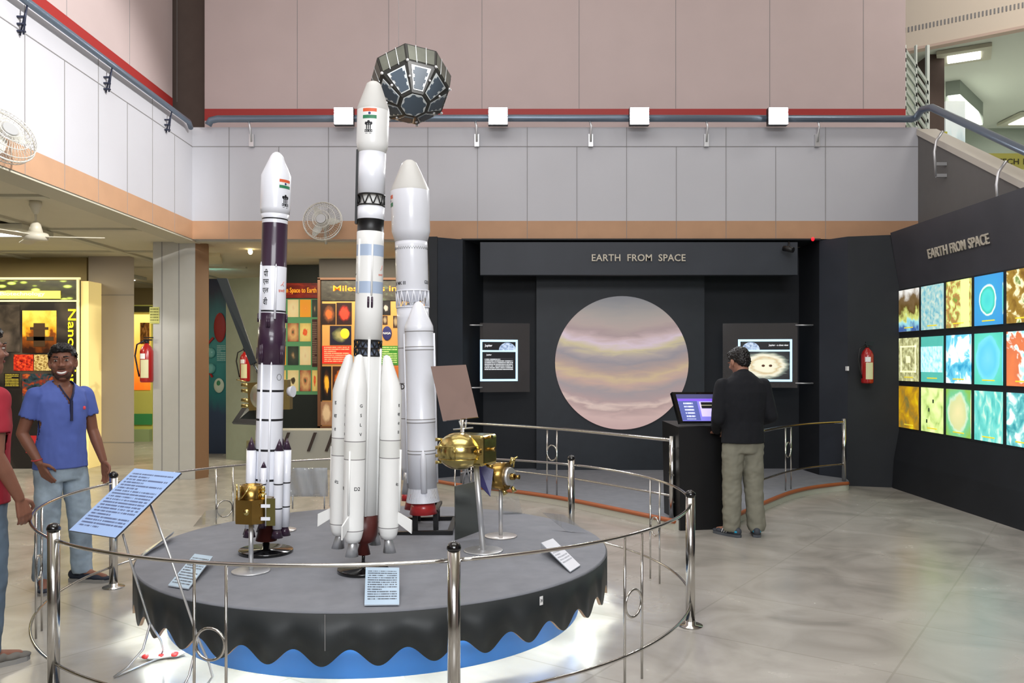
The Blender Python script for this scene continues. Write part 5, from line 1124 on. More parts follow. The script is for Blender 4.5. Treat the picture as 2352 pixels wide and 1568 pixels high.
for q in range(tn):
    quad = (r0[q], r0[(q+1) % tn], r1[(q+1) % tn], r1[q])
    facepanel(quad, .10, .13, m_edge, 'panel_edge', .001); facepanel(quad, .14, .2, m_cell, 'solar_cells', .006, 6)
    quad = (r1[q], r1[(q+1) % tn], r2[(q+1) % tn], r2[q]); facepanel(quad, .08, .06, mat('side_panel_olive', (84, 86, 78), .4, noise_amt=.15), 'side_panel', .001)
    for u in (.33, .66):
        p0_, p1_ = c+tr(r1[q].lerp(r1[(q+1) % tn], u)*1.012), c+tr(r2[q].lerp(r2[(q+1) % tn], u)*1.012); b = B(); b.cyl(p0_, p1_, .004, n=6); obj('side_rib', b, m_edge, t)
def capface(rr, m, nm, lift, sc):
    b = B(); cen = sum(rr, Vector())/tn; pts = []
    for q in range(tn):
        p = cen+(rr[q]-cen)*sc; pts.append(p)
    b.face([c+tr(p+Vector((0, 0, -lift))) for p in pts]); b.face([c+tr(p+Vector((0, 0, -lift+.003))) for p in pts])
    for q in range(tn): b.face([c+tr(pts[q]+Vector((0, 0, -lift))), c+tr(pts[(q+1) % tn]+Vector((0, 0, -lift))), c+tr(pts[(q+1) % tn]+Vector((0, 0, -lift+.003))), c+tr(pts[q]+Vector((0, 0, -lift+.003)))])
    obj(nm, b, m, t)
capface(r0, m_edge, 'end_panel_edge', .003, .88)
b = B(); cen = Vector((0, 0, -.27)); pts = []
for s in range(32):
    a = 2*PI*s/32; rr = .104 if (s//1) % 4 in (0, 1) else .088; pts.append(Vector((rr*math.cos(a), rr*math.sin(a), -.2775)))
b.face([c+tr(p) for p in pts]); obj('end_cells', b, m_cell, t)
for q in range(tn):
    p = r0[q].lerp(r1[q], .5); b = B(); b.ball(c+tr(p*1.02), .012); b.ball(c+tr(r1[q]*1.01), .014); obj('stud', b, M_steelb, t)
obj('suspension_wire', B().cyl(c+Vector((.03, .08, .2)), Vector((c.x+.03, c.y+.08, 8.39)), .002, n=6).cyl(c+Vector((-.12, .05, .2)), Vector((c.x-.12, c.y+.05, 8.39)), .002, n=6), M_seam, t)

# ---------------------------------------------------------------- notices on the platform and the big tilted notice
m_txt = textlines('pale_blue_notice_type', (170, 200, 232), (92, 104, 120), 15, my=.05, rag=.86)  # pale blue ground with grey type
m_bk = mat('acrylic_edge', (200, 210, 220), .2, coat=.4)
def plate(name, label, pts, m, legs=True, th=.006):
    """tilted plate: corners bottom-left, bottom-right, top-right, top-left"""
    q = [Vector(p) for p in pts]; c = sum(q, Vector())/4
    t = thing(name, label, 'notice', (c.x, c.y, ZP), group='text plates on the platform')
    nn = (q[1]-q[0]).cross(q[3]-q[0]).normalized()*th
    b = B(); b.hexa([q[0], q[1], q[1]-nn, q[0]-nn, q[3], q[2], q[2]-nn, q[3]-nn], [0, 1, 1, 1, 1, 1]); o = obj('sheet', b, [m, m_bk], t)
    if legs:
        b = B(); th2 = Vector((0, 0, .004))
        f0, f1 = q[3].copy(), q[2].copy(); f0.z = f1.z = ZP+.002
        b.hexa([f0, f1, f1+th2, f0+th2, q[3]-nn, q[2]-nn, q[2]-nn*2, q[3]-nn*2]) ; obj('support', b, M_glass, t)
    return t
def gp(px, py, z): return G(px, py, z)
m_n1 = textlines('notice_type_a', (186, 208, 226), (90, 100, 112), 13, my=.08)  # the sheet itself is pale blue
plate('notice_plate', 'pale blue text plate on the platform at the foot of the bronze box satellite', [gp(386, 1343, ZP+.012), gp(433, 1351, ZP+.012), gp(489, 1277, ZP+.06), gp(447, 1271, ZP+.06)], m_n1)
m_n2 = textlines('notice_type_b', (184, 206, 226), (84, 94, 108), 16, my=.1)
plate('notice_plate', 'pale blue English text plate at the front of the platform below the tallest rocket', [gp(837, 1388, ZP+.012), gp(917, 1387, ZP+.012), gp(917, 1303, ZP+.095), gp(840, 1302, ZP+.095)], m_n2)
m_n3 = textlines('notice_type_c', (212, 214, 222), (150, 154, 164), 12, my=.25)
plate('notice_plate', 'white text plate tilted on the right side of the platform', [gp(1310, 1312, ZP+.012), gp(1333, 1297, ZP+.012), gp(1270, 1236, ZP+.07), gp(1243, 1246, ZP+.07)], m_n3)
plate('notice_plate', 'thin pale plate seen edge-on at the left side of the platform', [gp(326, 1279, ZP+.012), gp(331, 1268, ZP+.012), gp(400, 1222, ZP+.07), gp(395, 1229, ZP+.02)], m_n3, False)
def acrylic(label, a, b_, h, dy):
    p, q = G(a[0], a[1], ZP), G(b_[0], b_[1], ZP); t = thing('acrylic_stand', label, 'stand', ((p+q)/2), group='acrylic stands on the platform')
    u = (q-p); back = Vector((dy[0], dy[1], 0))
    b = B(); th = Vector((0, 0, .004))
    b.hexa([p, q, q+back*.6, p+back*.6, p+th, q+th, q+back*.6+th, p+back*.6+th]); obj('foot', b, M_glass, t)
    n_ = Vector((0, 0, 1)).cross(u).normalized()*.004; tp, tq = p+back+Vector((0, 0, h)), q+back+Vector((0, 0, h))
    b = B(); b.hexa([p+th, q+th, q+th+n_, p+th+n_, tp, tq, tq+n_, tp+n_]); obj('sheet', b, M_glass, t)
acrylic('clear acrylic stand at the left back of the platform', (444, 1210), (492, 1203), .12, (.1, -.03))
acrylic('clear acrylic stand at the right back edge of the platform', (1300, 1220), (1350, 1225), .12, (-.16, .05))
acrylic('clear acrylic stand at the back of the platform behind the drum satellite', (1148, 1182), (1200, 1180), .12, (-.03, .1))
t = thing('plastic_display', 'wrinkled clear plastic display sheet behind the platform beside the left rocket', 'display', P(712, 1140, 6.75))
b = B(); n = 14; vg = []
for i in range(n+1):
    row = []
    for j in range(9):
        px = 666+(752-666)*i/n; py = 1140-(1140-1074)*j/8; Yq = 6.62+.05*math.sin(i*.9+j*.3)+.02*noise.noise(Vector((i, j, 0))); row.append(b.bm.verts.new(P(px, py, Yq)))
    vg.append(row)
for i in range(n):
    for j in range(8): b.bm.faces.new((vg[i][j], vg[i+1][j], vg[i+1][j+1], vg[i][j+1])).smooth = True
o = obj('sheet', b, mat('cloudy_plastic', (190, 196, 204), .12, alpha=.55, coat=.6), t); md = o.modifiers.new('thickness', 'SOLIDIFY'); md.thickness = .004
b = B(); 
for px in (672, 745): b.cyl((X_(px, 6.66), 6.66, ZP), (X_(px, 6.66), 6.66, Z_(1136, 6.66)), .006)
obj('support', b, M_steelb, t)
# big tilted notice on wire stand
S0 = Vector((X_(288, 4.05), 4.05, Z_(1151, 4.05)))
u = Vector((.87, -.49, 0)); v = Vector((.455, .525, .60)); v = Vector((.50, .50, .62)); v.normalize()
w2, h2 = .175, .205
q = [S0-u*w2-v*h2, S0+u*w2-v*h2, S0+u*w2+v*h2, S0-u*w2+v*h2]
t = thing('notice_stand', 'large tilted pale blue text notice on a bent wire stand at front left', 'notice', (S0.x+.15, S0.y+.1, 0))
nn = u.cross(v).normalized()*.008
b = B(); b.hexa([q[0], q[1], q[1]-nn, q[0]-nn, q[3], q[2], q[2]-nn, q[3]-nn], [0, 1, 1, 1, 1, 1])
obj('sheet', b, [textlines('big_notice_type', (164, 192, 238), (96, 112, 150), 22, my=.07, mx=.06, rag=.8), mat('notice_edge', (60, 60, 66), .5)], t)
def wire(pts, r=.006): obj('wire_leg', B().tube(pts, r, 8), M_steelb, t)
m1, m2 = P(278, 1222, 4.02)-nn*2, P(340, 1150, 4.05)-nn*2
A1_, A2_ = G(375, 1515), G(262, 1558); K1 = P(345, 1432, (A1_.y+A2_.y)/2-.02)
wire([m1, P(300, 1290, 4.1), K1]); wire([K1, K1.lerp(A1_, .5)+Vector((.02, 0, .01)), A1_+Vector((0, 0, .05)), A1_+Vector((-.02, 0, .008)), A2_+Vector((0, 0, .008))]); wire([K1, K1.lerp(A2_, .4)+Vector((.035, 0, -.02)), A2_.lerp(K1, .2)+Vector((.03, 0, 0)), A2_+Vector((0, 0, .008))])
B1_, B2_ = G(488, 1572), G(392, 1640); K2 = P(455, 1466, (B1_.y+B2_.y)/2)
wire([m2, P(390, 1275, 4.0), K2]); wire([K2, K2.lerp(B1_, .5)+Vector((.015, 0, .0)), B1_+Vector((0, 0, .04)), B1_+Vector((-.02, 0, .008)), B2_+Vector((0, 0, .008))]); wire([K2, K2.lerp(B2_, .5)+Vector((.02, 0, 0)), B2_+Vector((0, 0, .008))])
# crumpled packet on the floor
g = G(372, 1512); t = thing('plastic_packet', 'crumpled red and white plastic packet on the lit floor below the platform', 'litter', g)
b = B(); b.ball(g+Vector((.0, 0, .016)), (.11, .035, .016), u=28, v=12)
for vv in b.bm.verts:
    vv.co += Vector((0, noise.noise(vv.co*40)*.012, abs(noise.noise(vv.co*55))*.012)); vv.co.y += .25*(vv.co.x-g.x)
obj('wrapper', b, M_whitep, t)
for dx in (-.07, .0, .065): obj('red_mark', B().ball(g+Vector((dx, .25*dx-.012, .022)), (.022, .024, .012)), mat('packet_red', (216, 60, 60), .4), t)

# ---------------------------------------------------------------- kiosk
kx, ky = 1.57, 7.72
t = thing('kiosk', 'black touchscreen kiosk on the stage edge in front of the man in black', 'kiosk', (1.8, 7.95, 0))
b = B(); b.hexa([Vector(p) for p in ((kx-.02, 7.70, 0), (2.0, 7.78, 0), (2.05, 8.15, 0), (kx-.09, 8.12, 0), (kx-.03, 7.72, .95), (2.03, 7.8, .95), (2.07, 8.2, .98), (kx-.1, 8.18, .98))]); obj('pedestal', b, mat('kiosk_black', (20, 20, 22), .4), t)
b = B(); 
for z in (.25, .5, .75): b.box((kx-.068, 7.92, z), (.01, .3, .012))
obj('side_louvre', b, mat('kiosk_grey', (70, 70, 66), .4), t)
scr = thing('monitor', None, None, (0, 0, 0)); bpy.data.objects.remove(scr)
Ys = 7.75; q = [P(1562, 971, Ys), P(1710, 971, Ys+.1), P(1700, 900, Ys+.2), P(1543, 900, Ys+.1)]
nn = (q[1]-q[0]).cross(q[3]-q[0]).normalized()*.05
b = B(); b.hexa([q[0], q[1], q[1]-nn, q[0]-nn, q[3], q[2], q[2]-nn, q[3]-nn]); mon = obj('monitor', b, M_blackg, t)
def sub(u0, u1, v0, v1, m, nm, d, par):
    f = lambda u, v: (q[0]*(1-u)+q[1]*u)*(1-v)+(q[3]*(1-u)+q[2]*u)*v+nn.normalized()*d
    b = B(); e = nn.normalized()*.002; z = [f(u0, v0), f(u1, v0), f(u1, v1), f(u0, v1)]
    b.hexa([z[0], z[1], z[1]-e, z[0]-e, z[3], z[2], z[2]-e, z[3]-e]); return obj(nm, b, m, par)
sub(.05, .95, .06, .92, mat('screen_violet', (120, 116, 205), .3, emit=.9), 'screen', .003, mon)
sub(.05, .95, .78, .92, mat('screen_navy', (72, 72, 110), .3, emit=.7), 'screen_header', .006, mon)
sub(.05, .95, .71, .77, mat('screen_purple', (120, 80, 220), .3, emit=.9), 'menu_bar', .006, mon)
sub(.05, .33, .08, .70, textlines('screen_menu', (78, 88, 150), (200, 205, 235), 6, emit=.8, mx=.25, my=.05, rag=2), 'side_menu', .006, mon)
sub(.36, .93, .2, .68, mat('screen_lilac', (196, 184, 245), .3, emit=.9), 'content_area', .006, mon)
sub(.38, .6, .46, .66, pic('thumb', [(.4, (20, 20, 20)), (.5, (170, 170, 140)), (.6, (20, 20, 20))], 1, kind='grad', emit=.8, distort=.02), 'thumbnail', .009, mon)
b = B(); b.cyl((1.8, 8.0, .95), (1.8, 7.98, Z_(960, 7.95)), .04); obj('monitor_arm', b, M_dark, t)

# ---------------------------------------------------------------- people
def fuse(b, voxel, sm=4, fac=.5):
    bmesh.ops.recalc_face_normals(b.bm, faces=b.bm.faces)
    me = bpy.data.meshes.new('tmp'); b.bm.to_mesh(me); b.bm.free(); o = bpy.data.objects.new('tmp', me); COL.objects.link(o)
    m = o.modifiers.new('r', 'REMESH'); m.mode = 'VOXEL'; m.voxel_size = voxel
    s = o.modifiers.new('s', 'SMOOTH'); s.iterations = sm; s.factor = fac
    dg = bpy.context.evaluated_depsgraph_get(); m2 = bpy.data.meshes.new_from_object(o.evaluated_get(dg))
    r = B(); r.bm.from_mesh(m2); bpy.data.objects.remove(o); bpy.data.meshes.remove(me); bpy.data.meshes.remove(m2)
    for f in r.bm.faces: f.smooth = True
    return r
def limb(b, pts, rad, n=16):
    pts = [Vector(p) for p in pts]
    for i in range(len(pts)-1): b.cyl(pts[i], pts[i+1], rad[i], rad[i+1], n)
    for p, r in zip(pts, rad): b.ball(p, r, u=n, v=10)
def secs(b, S_, n=24):
    """stack of elliptical sections (cx, cy, z, rx, ry)"""
    rings = [[b.bm.verts.new((cx+rx*math.cos(2*PI*k/n), cy+ry*math.sin(2*PI*k/n), z)) for k in range(n)] for cx, cy, z, rx, ry in S_]
    for i in range(len(rings)-1):
        for k in range(n): b.bm.faces.new((rings[i][k], rings[i][(k+1) % n], rings[i+1][(k+1) % n], rings[i+1][k]))
    b.bm.faces.new(rings[0]); b.bm.faces.new(rings[-1])
def hand(b, wrist, dirv, palm_n, thumb_side, curl=.5, s=1.):
    """palm, four unequal bent fingers and a thumb leaving the side of the palm"""
    d = Vector(dirv).normalized(); n_ = Vector(palm_n); n_ = (n_-d*n_.dot(d)).normalized(); w = d.cross(n_)*thumb_side
    W_ = Vector(wrist)
    for k in range(4):
        a = W_+w*(.026-.0175*k)*.6; e = W_+d*.085*s+w*(.030-.02*k); limb(b, [a+d*.015, e], [.013*s, .0115*s], 10)
    for k, L in enumerate((.072, .08, .074, .058)):
        p = W_+d*.085*s+w*(.030-.02*k); pts = [p]; dd = d.copy()
        for i, sl in enumerate((.45, .3, .25)):
            ang = curl*(.45+.35*i); dd = (d*math.cos(curl*(.4+.45*i)*1.2)+n_*math.sin(curl*(.4+.45*i)*1.2)); pts.append(pts[-1]+dd*L*sl*s)
        limb(b, pts, [.0092*s, .0086*s, .008*s, .0068*s], 8)
    p = W_+d*.02+w*.026; limb(b, [p, p+(d*.6+w*.75+n_*.25).normalized()*.038*s, p+(d*.6+w*.75+n_*.25).normalized()*.038*s+(d*.9+w*.3+n_*.35).normalized()*.032*s, p+(d*.6+w*.75+n_*.25).normalized()*.038*s+(d*.95+n_*.5).normalized()*.055*s], [.014*s, .0115*s, .0095*s, .0078*s], 10)
def wrinkle(b, amp, sc=(14, 14, 7)):
    b.bm.normal_update()
    for v in b.bm.verts:
        p = v.co; k = noise.noise(Vector((p.x*sc[0], p.y*sc[1], p.z*sc[2])))*.7+noise.noise(Vector((p.x*sc[0]*2.3, p.y*sc[1]*2.3, p.z*sc[2]*2.6+p.x*9)))*.35
        v.co = p+v.normal*k*amp
    return b
def head_bm(b, M):
    """head built round its centre: face towards -Y; M places it"""
    def e(c, r, R3=None): 
        t_ = B(); t_.ball(c, r, u=20, v=14, M=R3); t_.xf(M)
        me = bpy.data.meshes.new('h'); t_.bm.to_mesh(me); t_.bm.free(); b.bm.from_mesh(me); bpy.data.meshes.remove(me)
    e((0, .018, .03), (.073, .093, .085)); e((0, -.01, -.01), (.066, .078, .095)); e((0, -.03, -.065), (.05, .055, .05)); e((0, -.058, -.088), (.026, .024, .02))
    e((0, -.088, .022), (.009, .012, .03)); e((0, -.098, -.008), (.013, .014, .011)); e((-.013, -.09, -.012), (.009, .01, .007)); e((.013, -.09, -.012), (.009, .01, .007))
    e((-.03, -.078, .038), (.024, .01, .007)); e((.03, -.078, .038), (.024, .01, .007))
    e((-.04, -.062, -.01), (.022, .018, .02)); e((.04, -.062, -.01), (.022, .018, .02))
    for s in (-1, 1): e((s*.077, .012, 0), (.009, .018, .032)); e((s*.072, .004, -.022), (.007, .01, .014))
def person(name, label, loc, rotz, p):
    t = thing(name, label, 'person', loc, (0, 0, rotz)); k = p.get('scale', 1.)
    hc = Vector(p['head']); HM = Matrix.Translation(hc) @ Matrix.Rotation(p.get('hyaw', 0), 4, 'Z') @ Matrix.Rotation(p.get('hpitch', 0), 4, 'X') @ Matrix.Rotation(p.get('hroll', 0), 4, 'Y') @ Matrix.Scale(p.get('hs', 1.05), 4)
    skin = p['skin']; J = p
    # body, one continuous surface
    b = B(); head_bm(b, HM)
    nb = Vector(J['neck']); limb(b, [nb+Vector((0, 0, -.05)), nb+Vector((0, -.005, .03)), hc+(HM.to_3x3() @ Vector((0, .025, -.055)))], [.06, .052, .055])
    secs(b, [(q[0], q[1], q[2], q[3]-.02, q[4]-.018) for q in J['torso'] if q[2] > .87]); limb(b, [(0, 0, .86), (0, 0, .92)], [.10, .10])
    for s in ('R', 'L'):
        sh, el, wr = [Vector(q) for q in J['arm'+s]]; limb(b, [sh, sh.lerp(el, .5), el, el.lerp(wr, .35), wr], [.05, .044, .037, .038, .026])
        hp, kn, an = [Vector(q) for q in J['leg'+s]]; limb(b, [hp, kn, kn.lerp(an, .35), an], [.075, .05, .05, .036])
        fo = Vector(J['foot'+s]); limb(b, [an, an+Vector((0, 0, -.04))+fo*.06, an+Vector((0, 0, -.055))+fo*.15], [.035, .032, .024])
        h = J['hand'+s]; hand(b, wr+(wr-el).normalized()*.01, h[0], h[1], h[2], h[3])
    obj('body', fuse(b, .0055, 3), skin, t, True)
    # head features
    def put(nm, fn, m, parent=t):
        bb = B(); fn(bb); bb.xf(HM); return obj(nm, bb, m, parent, True)
    for s in (-1, 1):
        put('eye', lambda q: q.ball((s*.03, -.0745, .022), (.0115, .009, .0058)), mat('eye_white', (176, 168, 160), .3)); put('pupil', lambda q: q.ball((s*.03, -.0805, .0215), (.0058, .004, .0052)), mat('pupil', (24, 16, 12), .1))
        put('eyebrow', lambda q: q.tube([(s*.046, -.072, .042), (s*.032, -.0865, .048), (s*.014, -.086, .044)], .0042, 6), p['hairm'])
    if p.get('smile'):
        def th(q): q.tube([(.021*math.cos(a)*1.1, -.0835-.008*math.sin(a), -.045-.012*math.sin(a)) for a in [PI*z/8 for z in range(9)]], .0065, 8)
        put('teeth', th, mat('teeth', (240, 236, 228), .2))
        def lp(q):
            q.tube([(.027*math.cos(a)*1.1, -.080-.011*math.sin(a), -.046-.022*math.sin(a)) for a in [PI*z/8 for z in range(9)]], .0052, 8); q.tube([(.027*math.cos(a)*1.1, -.081-.011*math.sin(a), -.043-.002*math.sin(a)) for a in [PI*z/8 for z in range(9)]], .0042, 8)
        put('lips', lp, mat('lips', (120, 66, 58), .4))
    else:
        put('lips', lambda q: q.ball((0, -.084, -.042), (.022, .008, .008)), mat('lips', (120, 66, 58), .4))
    if p.get('beard'):
        bb = B(); bb.ball((0, -.032, -.068), (.0508, .0555, .043), u=28, v=18); bb.ball((0, -.082, -.031), (.024, .008, .005))
        for s in (-1, 1): bb.ball((s*.0565, -.012, -.042), (.0105, .026, .036))
        cut = [v for v in bb.bm.verts if (v.co.z > -.052 and abs(v.co.x) < .04 and v.co.y < -.04 and not (abs(v.co.z+.031) < .006 and v.co.y < -.07))]
        bmesh.ops.delete(bb.bm, geom=cut, context='VERTS'); bb.xf(HM); obj('beard', bb, mat('short_beard', (74, 50, 40), .85), t, True)
    # hair
    bb = B(); bb.ball((0, .026, .045), (.081, .098, .085), u=28, v=20); bb.ball((0, -.03, .095), (.062, .05, .033)); bb.ball((0, .07, -.0), (.064, .048, .07))
    for s in (-1, 1): bb.ball((s*.068, .0, .04), (.012, .03, .035))
    hb = fuse(bb, .005, 2)
    hb.bm.normal_update()
    for v in hb.bm.verts: v.co += v.normal*(noise.noise(v.co*75)*.008+noise.noise(Vector((v.co.x*160, v.co.y*160, v.co.z*60)))*.004)
    cut = [v for v in hb.bm.verts if (v.co.y < -.045 and v.co.z < .07) or (v.co.y < .02 and v.co.z < .045 and abs(v.co.x) > .0 and v.co.y < -.01)]
    bmesh.ops.delete(hb.bm, geom=cut, context='VERTS'); hb.xf(HM); o = obj('hair', hb, p['hairm'], t, True)
    # shirt
    b = B(); T = J['torso']; secs(b, [q for q in T if q[2] > J['hem']-.2])
    sl = p['sleeve']
    for s in ('R', 'L'):
        sh, el, wr = [Vector(q) for q in J['arm'+s]]
        if sl < 1: limb(b, [sh, sh.lerp(el, sl)], [.057, .060])
        else: limb(b, [sh, sh.lerp(el, .5), el, wr], [.072, .066, .058, .042])
    limb(b, [nb+Vector((0, .005, -.055)), nb+Vector((0, .005, p.get('collar', -.02)))], [.08, .062])
    b = wrinkle(fuse(b, .009, 4), p.get('wr', .008))
    # cut below hem and sleeve ends, open neckline
    dl = [v for v in b.bm.verts if v.co.z < J['hem']]
    if sl < 1:
        for s in ('R', 'L'):
            sh, el, wr = [Vector(q) for q in J['arm'+s]]; e = sh.lerp(el, sl+.04); d_ = (el-sh).normalized()
            dl += [v for v in b.bm.verts if (v.co-e).dot(d_) > 0 and (v.co-e-(d_*(v.co-e).dot(d_))).length < .1 and (v.co-e).length < .16]
    if p.get('vneck'):
        R3 = nb
        dl += [v for v in b.bm.verts if v.co.y < nb.y-.01 and v.co.z > nb.z-.13 and abs(v.co.x-nb.x) < .055*(v.co.z-(nb.z-.13))/.13+.004]
    bmesh.ops.delete(b.bm, geom=list(set(dl)), context='VERTS')
    shirt = obj('shirt' if sl < 1 else 'sweater', b, p['shirtm'], t, True); md = shirt.modifiers.new('cloth', 'SOLIDIFY'); md.thickness = .004; md.offset = 1
    if p.get('placket'):
        b = B(); zz = nb.z-.115
        b.tube([(nb.x-.052, nb.y-.075, nb.z-.005), (nb.x-.03, nb.y-.105, nb.z-.06), (nb.x, nb.y-.128, zz)], .006, 6); b.tube([(nb.x+.052, nb.y-.075, nb.z-.005), (nb.x+.03, nb.y-.105, nb.z-.06), (nb.x, nb.y-.128, zz)], .006, 6)
        b.box((nb.x, nb.y-.137, zz-.065), (.016, .014, .14)); obj('placket', b, mat('navy_trim', (36, 38, 66), .7), shirt, True)
        obj('chest_logo', B().ball((nb.x+.095, nb.y-.128, zz-.05), (.01, .008, .013)), mat('logo_red', (226, 70, 80), .6), shirt, True)
    # trousers
    b = B(); secs(b, J['hips'])
    for s in ('R', 'L'):
        hp, kn, an = [Vector(q) for q in J['leg'+s]]; limb(b, [hp, hp.lerp(kn, .5), kn, kn.lerp(an, .5), an+Vector((0, 0, .0))], p['legr'])
    b = wrinkle(fuse(b, .009, 4), p.get('wrp', .01), (10, 10, 12))
    dl = [v for v in b.bm.verts if v.co.z < p.get('cuff', .065)]; bmesh.ops.delete(b.bm, geom=dl, context='VERTS')
    tr_ = obj('trousers', b, p['trm'], t, True); md = tr_.modifiers.new('cloth', 'SOLIDIFY'); md.thickness = .004; md.offset = 1
    # shoes
    for s in ('R', 'L'):
        an = Vector(J['leg'+s][2]); fo = Vector(J['foot'+s]).normalized(); sd = Vector((-fo.y, fo.x, 0)); z0 = .0
        b = B()
        for d_, r, h in ((-.055, .036, .075), (0, .041, .08), (.06, .042, .06), (.12, .045, .045), (.165, .04, .032)):
            Rm_ = Matrix((( sd.x, fo.x, 0), (sd.y, fo.y, 0), (0, 0, 1)))
            b.ball(Vector((an.x, an.y, .012+h*.5))+fo*d_, (r, .05, h*.55), M=Rm_)
        b = fuse(b, .007, 3)
        for v in b.bm.verts: v.co.z = max(v.co.z, .012)
        so = obj('shoe', b, p['shoem'], t, True)
        b = B(); L_ = [(-.1, .0), (-.085, .032), (-.02, .038), (.06, .042), (.13, .046), (.18, .038), (.205, .012)]
        poly = [Vector((an.x, an.y, 0))+fo*x+sd*y for x, y in L_]+[Vector((an.x, an.y, 0))+fo*x-sd*y for x, y in L_[::-1]]
        b.prism([(q.x, q.y) for q in poly], 0, .024); obj('sole', b, p['solem'], so, True)
        if p.get('stripes'):
            for w_ in (-1, 1):
                for q_ in (0, 1, 2):
                    c0 = Vector((an.x, an.y, 0))+fo*(.03+.025*q_)+sd*w_*.0415
                    b = B(); b.cyl(c0+Vector((0, 0, .03)), c0+Vector((0, 0, .062))-fo*.012-sd*w_*.004, .004, n=6); obj('stripe', b, M_whitep, so, True)
            b = B(); c0 = Vector((an.x, an.y, .05))-fo*.062; b.ball(c0, (.036, .036, .026)); obj('heel_patch', b, mat('cyan_patch', (30, 160, 200), .5), so, True)
    return t
M_sk = mat('brown_skin', (128, 84, 66), .5, noise_amt=.04, nscale=20); M_sk2 = mat('light_brown_skin', (156, 112, 92), .5, noise_amt=.04, nscale=20)
M_hair = mat('black_hair', (20, 17, 17), .45)
M_denim = mat('washed_blue_denim', (146, 162, 176), .85, noise_amt=.5, nscale=5, bump=.2); M_denim2 = mat('grey_blue_denim', (88, 104, 120), .85, noise_amt=.2, nscale=6, bump=.2)
# man in blue T-shirt: trunk turned towards the right of the picture, face to the camera
base = dict(
  neck=(0, .0, 1.40), head=(0, -.025, 1.545), hs=1.08,
  torso=[(0, 0, .70, .182, .128), (0, 0, .80, .180, .126), (0, 0, .92, .170, .120), (0, -.01, 1.05, .155, .112), (0, -.01, 1.18, .168, .12), (0, 0, 1.28, .182, .12), (0, .005, 1.35, .168, .10), (0, .01, 1.39, .11, .08), (0, .01, 1.42, .07, .065)],
  hips=[(0, 0, .74, .155, .115), (0, 0, .82, .163, .12), (0, 0, .92, .155, .112), (0, 0, .97, .148, .105)],
  legR=[(-.085, 0, .84), (-.10, -.015, .46), (-.11, .02, .09)], legL=[(.085, 0, .84), (.10, -.015, .46), (.11, .02, .09)], footR=(-.25, -1, 0), footL=(.25, -1, 0), legr=[.086, .084, .073, .068, .066],
  hem=.815, skin=M_sk, hairm=M_hair, solem=mat('grey_sole', (140, 138, 134), .6), shoem=mat('navy_canvas_shoe', (36, 42, 56), .7))
p = dict(base); p.update(armR=[(-.168, 0, 1.325), (-.23, .06, 1.07), (-.175, -.05, .88)], handR=[(.35, -.35, -1), (1, .2, 0), 1, .35], armL=[(.168, 0, 1.325), (.225, .0, 1.07), (.27, -.06, .85)], handL=[(.1, -.2, -1), (-1, -.2, 0), -1, .5],
  sleeve=.55, shirtm=mat('blue_cotton', (82, 100, 172), .8, noise_amt=.06, nscale=10, bump=.1), smile=True, beard=True, vneck=True, placket=True, trm=M_denim, hyaw=math.radians(-34), hpitch=math.radians(4), hroll=math.radians(-3),
  legL=[(.085, 0, .84), (.12, -.02, .46), (.15, .0, .09)], footL=(.5, -1, 0), footR=(-.5, -1, 0))
t = person('person', 'smiling man in a blue short-sleeved henley shirt and washed jeans at the far left', (-3.13, 5.80, 0), math.radians(56), p)
obj('wristband', B().tube([(-.182+.03*math.cos(a), -.04+.03*math.sin(a), .895+.006*math.cos(a)) for a in [2*PI*q/20 for q in range(20)]], .005, 6, closed=True), mat('wristband_red', (176, 60, 60), .6), t, True)
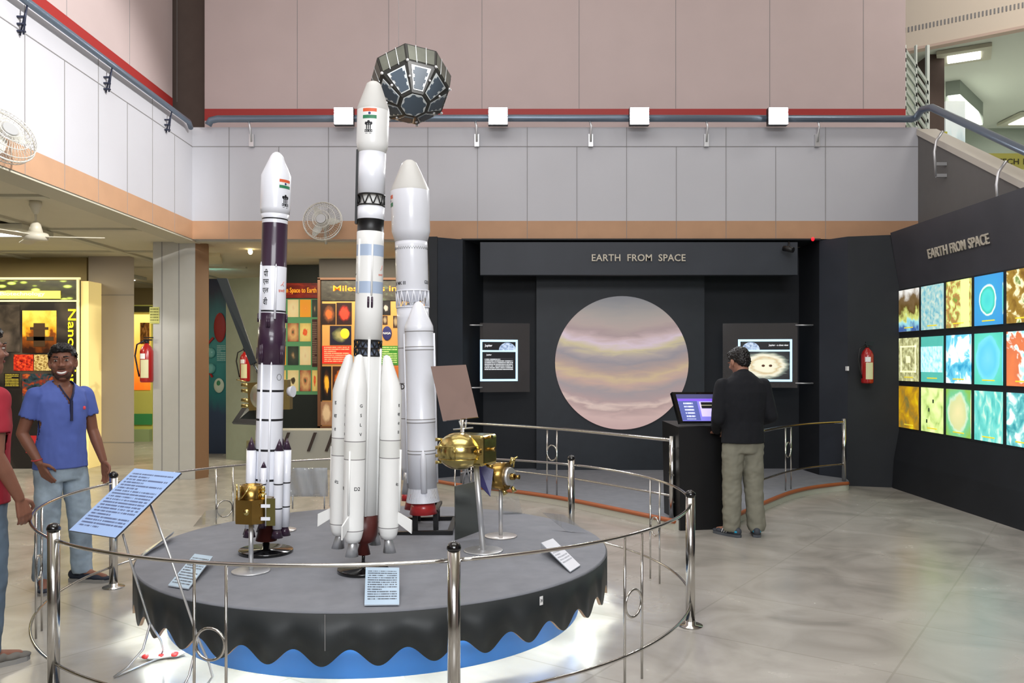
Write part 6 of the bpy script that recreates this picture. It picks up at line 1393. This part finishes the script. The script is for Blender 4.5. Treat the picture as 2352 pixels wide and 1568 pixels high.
# man in red, seen from behind and the side, cut by the left edge
p = dict(base); p.update(head=(0, -.03, 1.60), neck=(0, 0, 1.45), torso=[(0, 0, .70, .188, .134), (0, 0, .84, .182, .130), (0, 0, .95, .174, .126), (0, -.01, 1.08, .165, .12), (0, -.01, 1.22, .18, .128), (0, 0, 1.32, .195, .125), (0, .005, 1.39, .18, .105), (0, .01, 1.44, .115, .085), (0, .01, 1.47, .07, .065)],
  armR=[(-.18, 0, 1.37), (-.225, .03, 1.09), (-.215, -.09, .86)], handR=[(.0, -.3, -1), (1, 0, 0), 1, .7], armL=[(.18, 0, 1.37), (.25, .02, 1.1), (.26, -.04, .86)], handL=[(0, -.15, -1), (-1, 0, 0), -1, .5],
  sleeve=.6, hem=.83, shirtm=mat('crimson_cotton', (150, 30, 46), .8, noise_amt=.06, nscale=10, bump=.1), trm=M_denim2, hyaw=math.radians(-10), shoem=mat('grey_canvas_shoe', (108, 104, 98), .8), skin=M_sk, footR=(-.2, -1, 0))
person('person', 'man in a red T-shirt and jeans cut by the left edge, seen from behind', (-2.75, 4.30, 0), math.radians(150), p)
# man at the kiosk
p = dict(base); p.update(scale=1., head=(.005, -.075, 1.545), neck=(0, .0, 1.425), torso=[(0, 0, .70, .196, .142), (0, 0, .78, .194, .140), (0, 0, .88, .188, .136), (0, 0, 1.02, .185, .13), (0, .01, 1.16, .205, .135), (0, .015, 1.28, .212, .13), (0, .015, 1.36, .19, .11), (0, .01, 1.42, .12, .088), (0, .0, 1.46, .075, .07)],
  armR=[(-.185, 0, 1.335), (-.25, .03, 1.07), (-.15, -.22, .98)], handR=[(.2, -1, -.1), (0, 0, -1), 1, .3], armL=[(.185, 0, 1.335), (.24, .02, 1.05), (.17, -.2, .93)], handL=[(-.1, -1, -.35), (0, 0, -1), -1, .3],
  sleeve=1, hem=.83, collar=.01, shirtm=mat('black_wool_sweater', (17, 19, 25), .9, noise_amt=.1, nscale=30, bump=.1), trm=mat('khaki_cotton', (128, 126, 112), .85, noise_amt=.06, bump=.1), hyaw=math.radians(14), hpitch=math.radians(24), hroll=math.radians(2), skin=M_sk2,
  legR=[(-.085, 0, .84), (-.10, .0, .46), (-.115, .03, .09)], legL=[(.085, 0, .84), (.10, .0, .46), (.11, .02, .09)], footR=(-.35, -1, 0), footL=(.5, -.9, 0), legr=[.096, .094, .083, .078, .076], cuff=.045,
  shoem=mat('dark_grey_trainer', (62, 66, 74), .7), solem=mat('trainer_sole', (80, 84, 90), .6), stripes=True, wrp=.014)
person('person', 'man in a black sweater and khaki trousers standing at the kiosk, seen from behind', (2.07, 7.50, 0), math.radians(186), p)
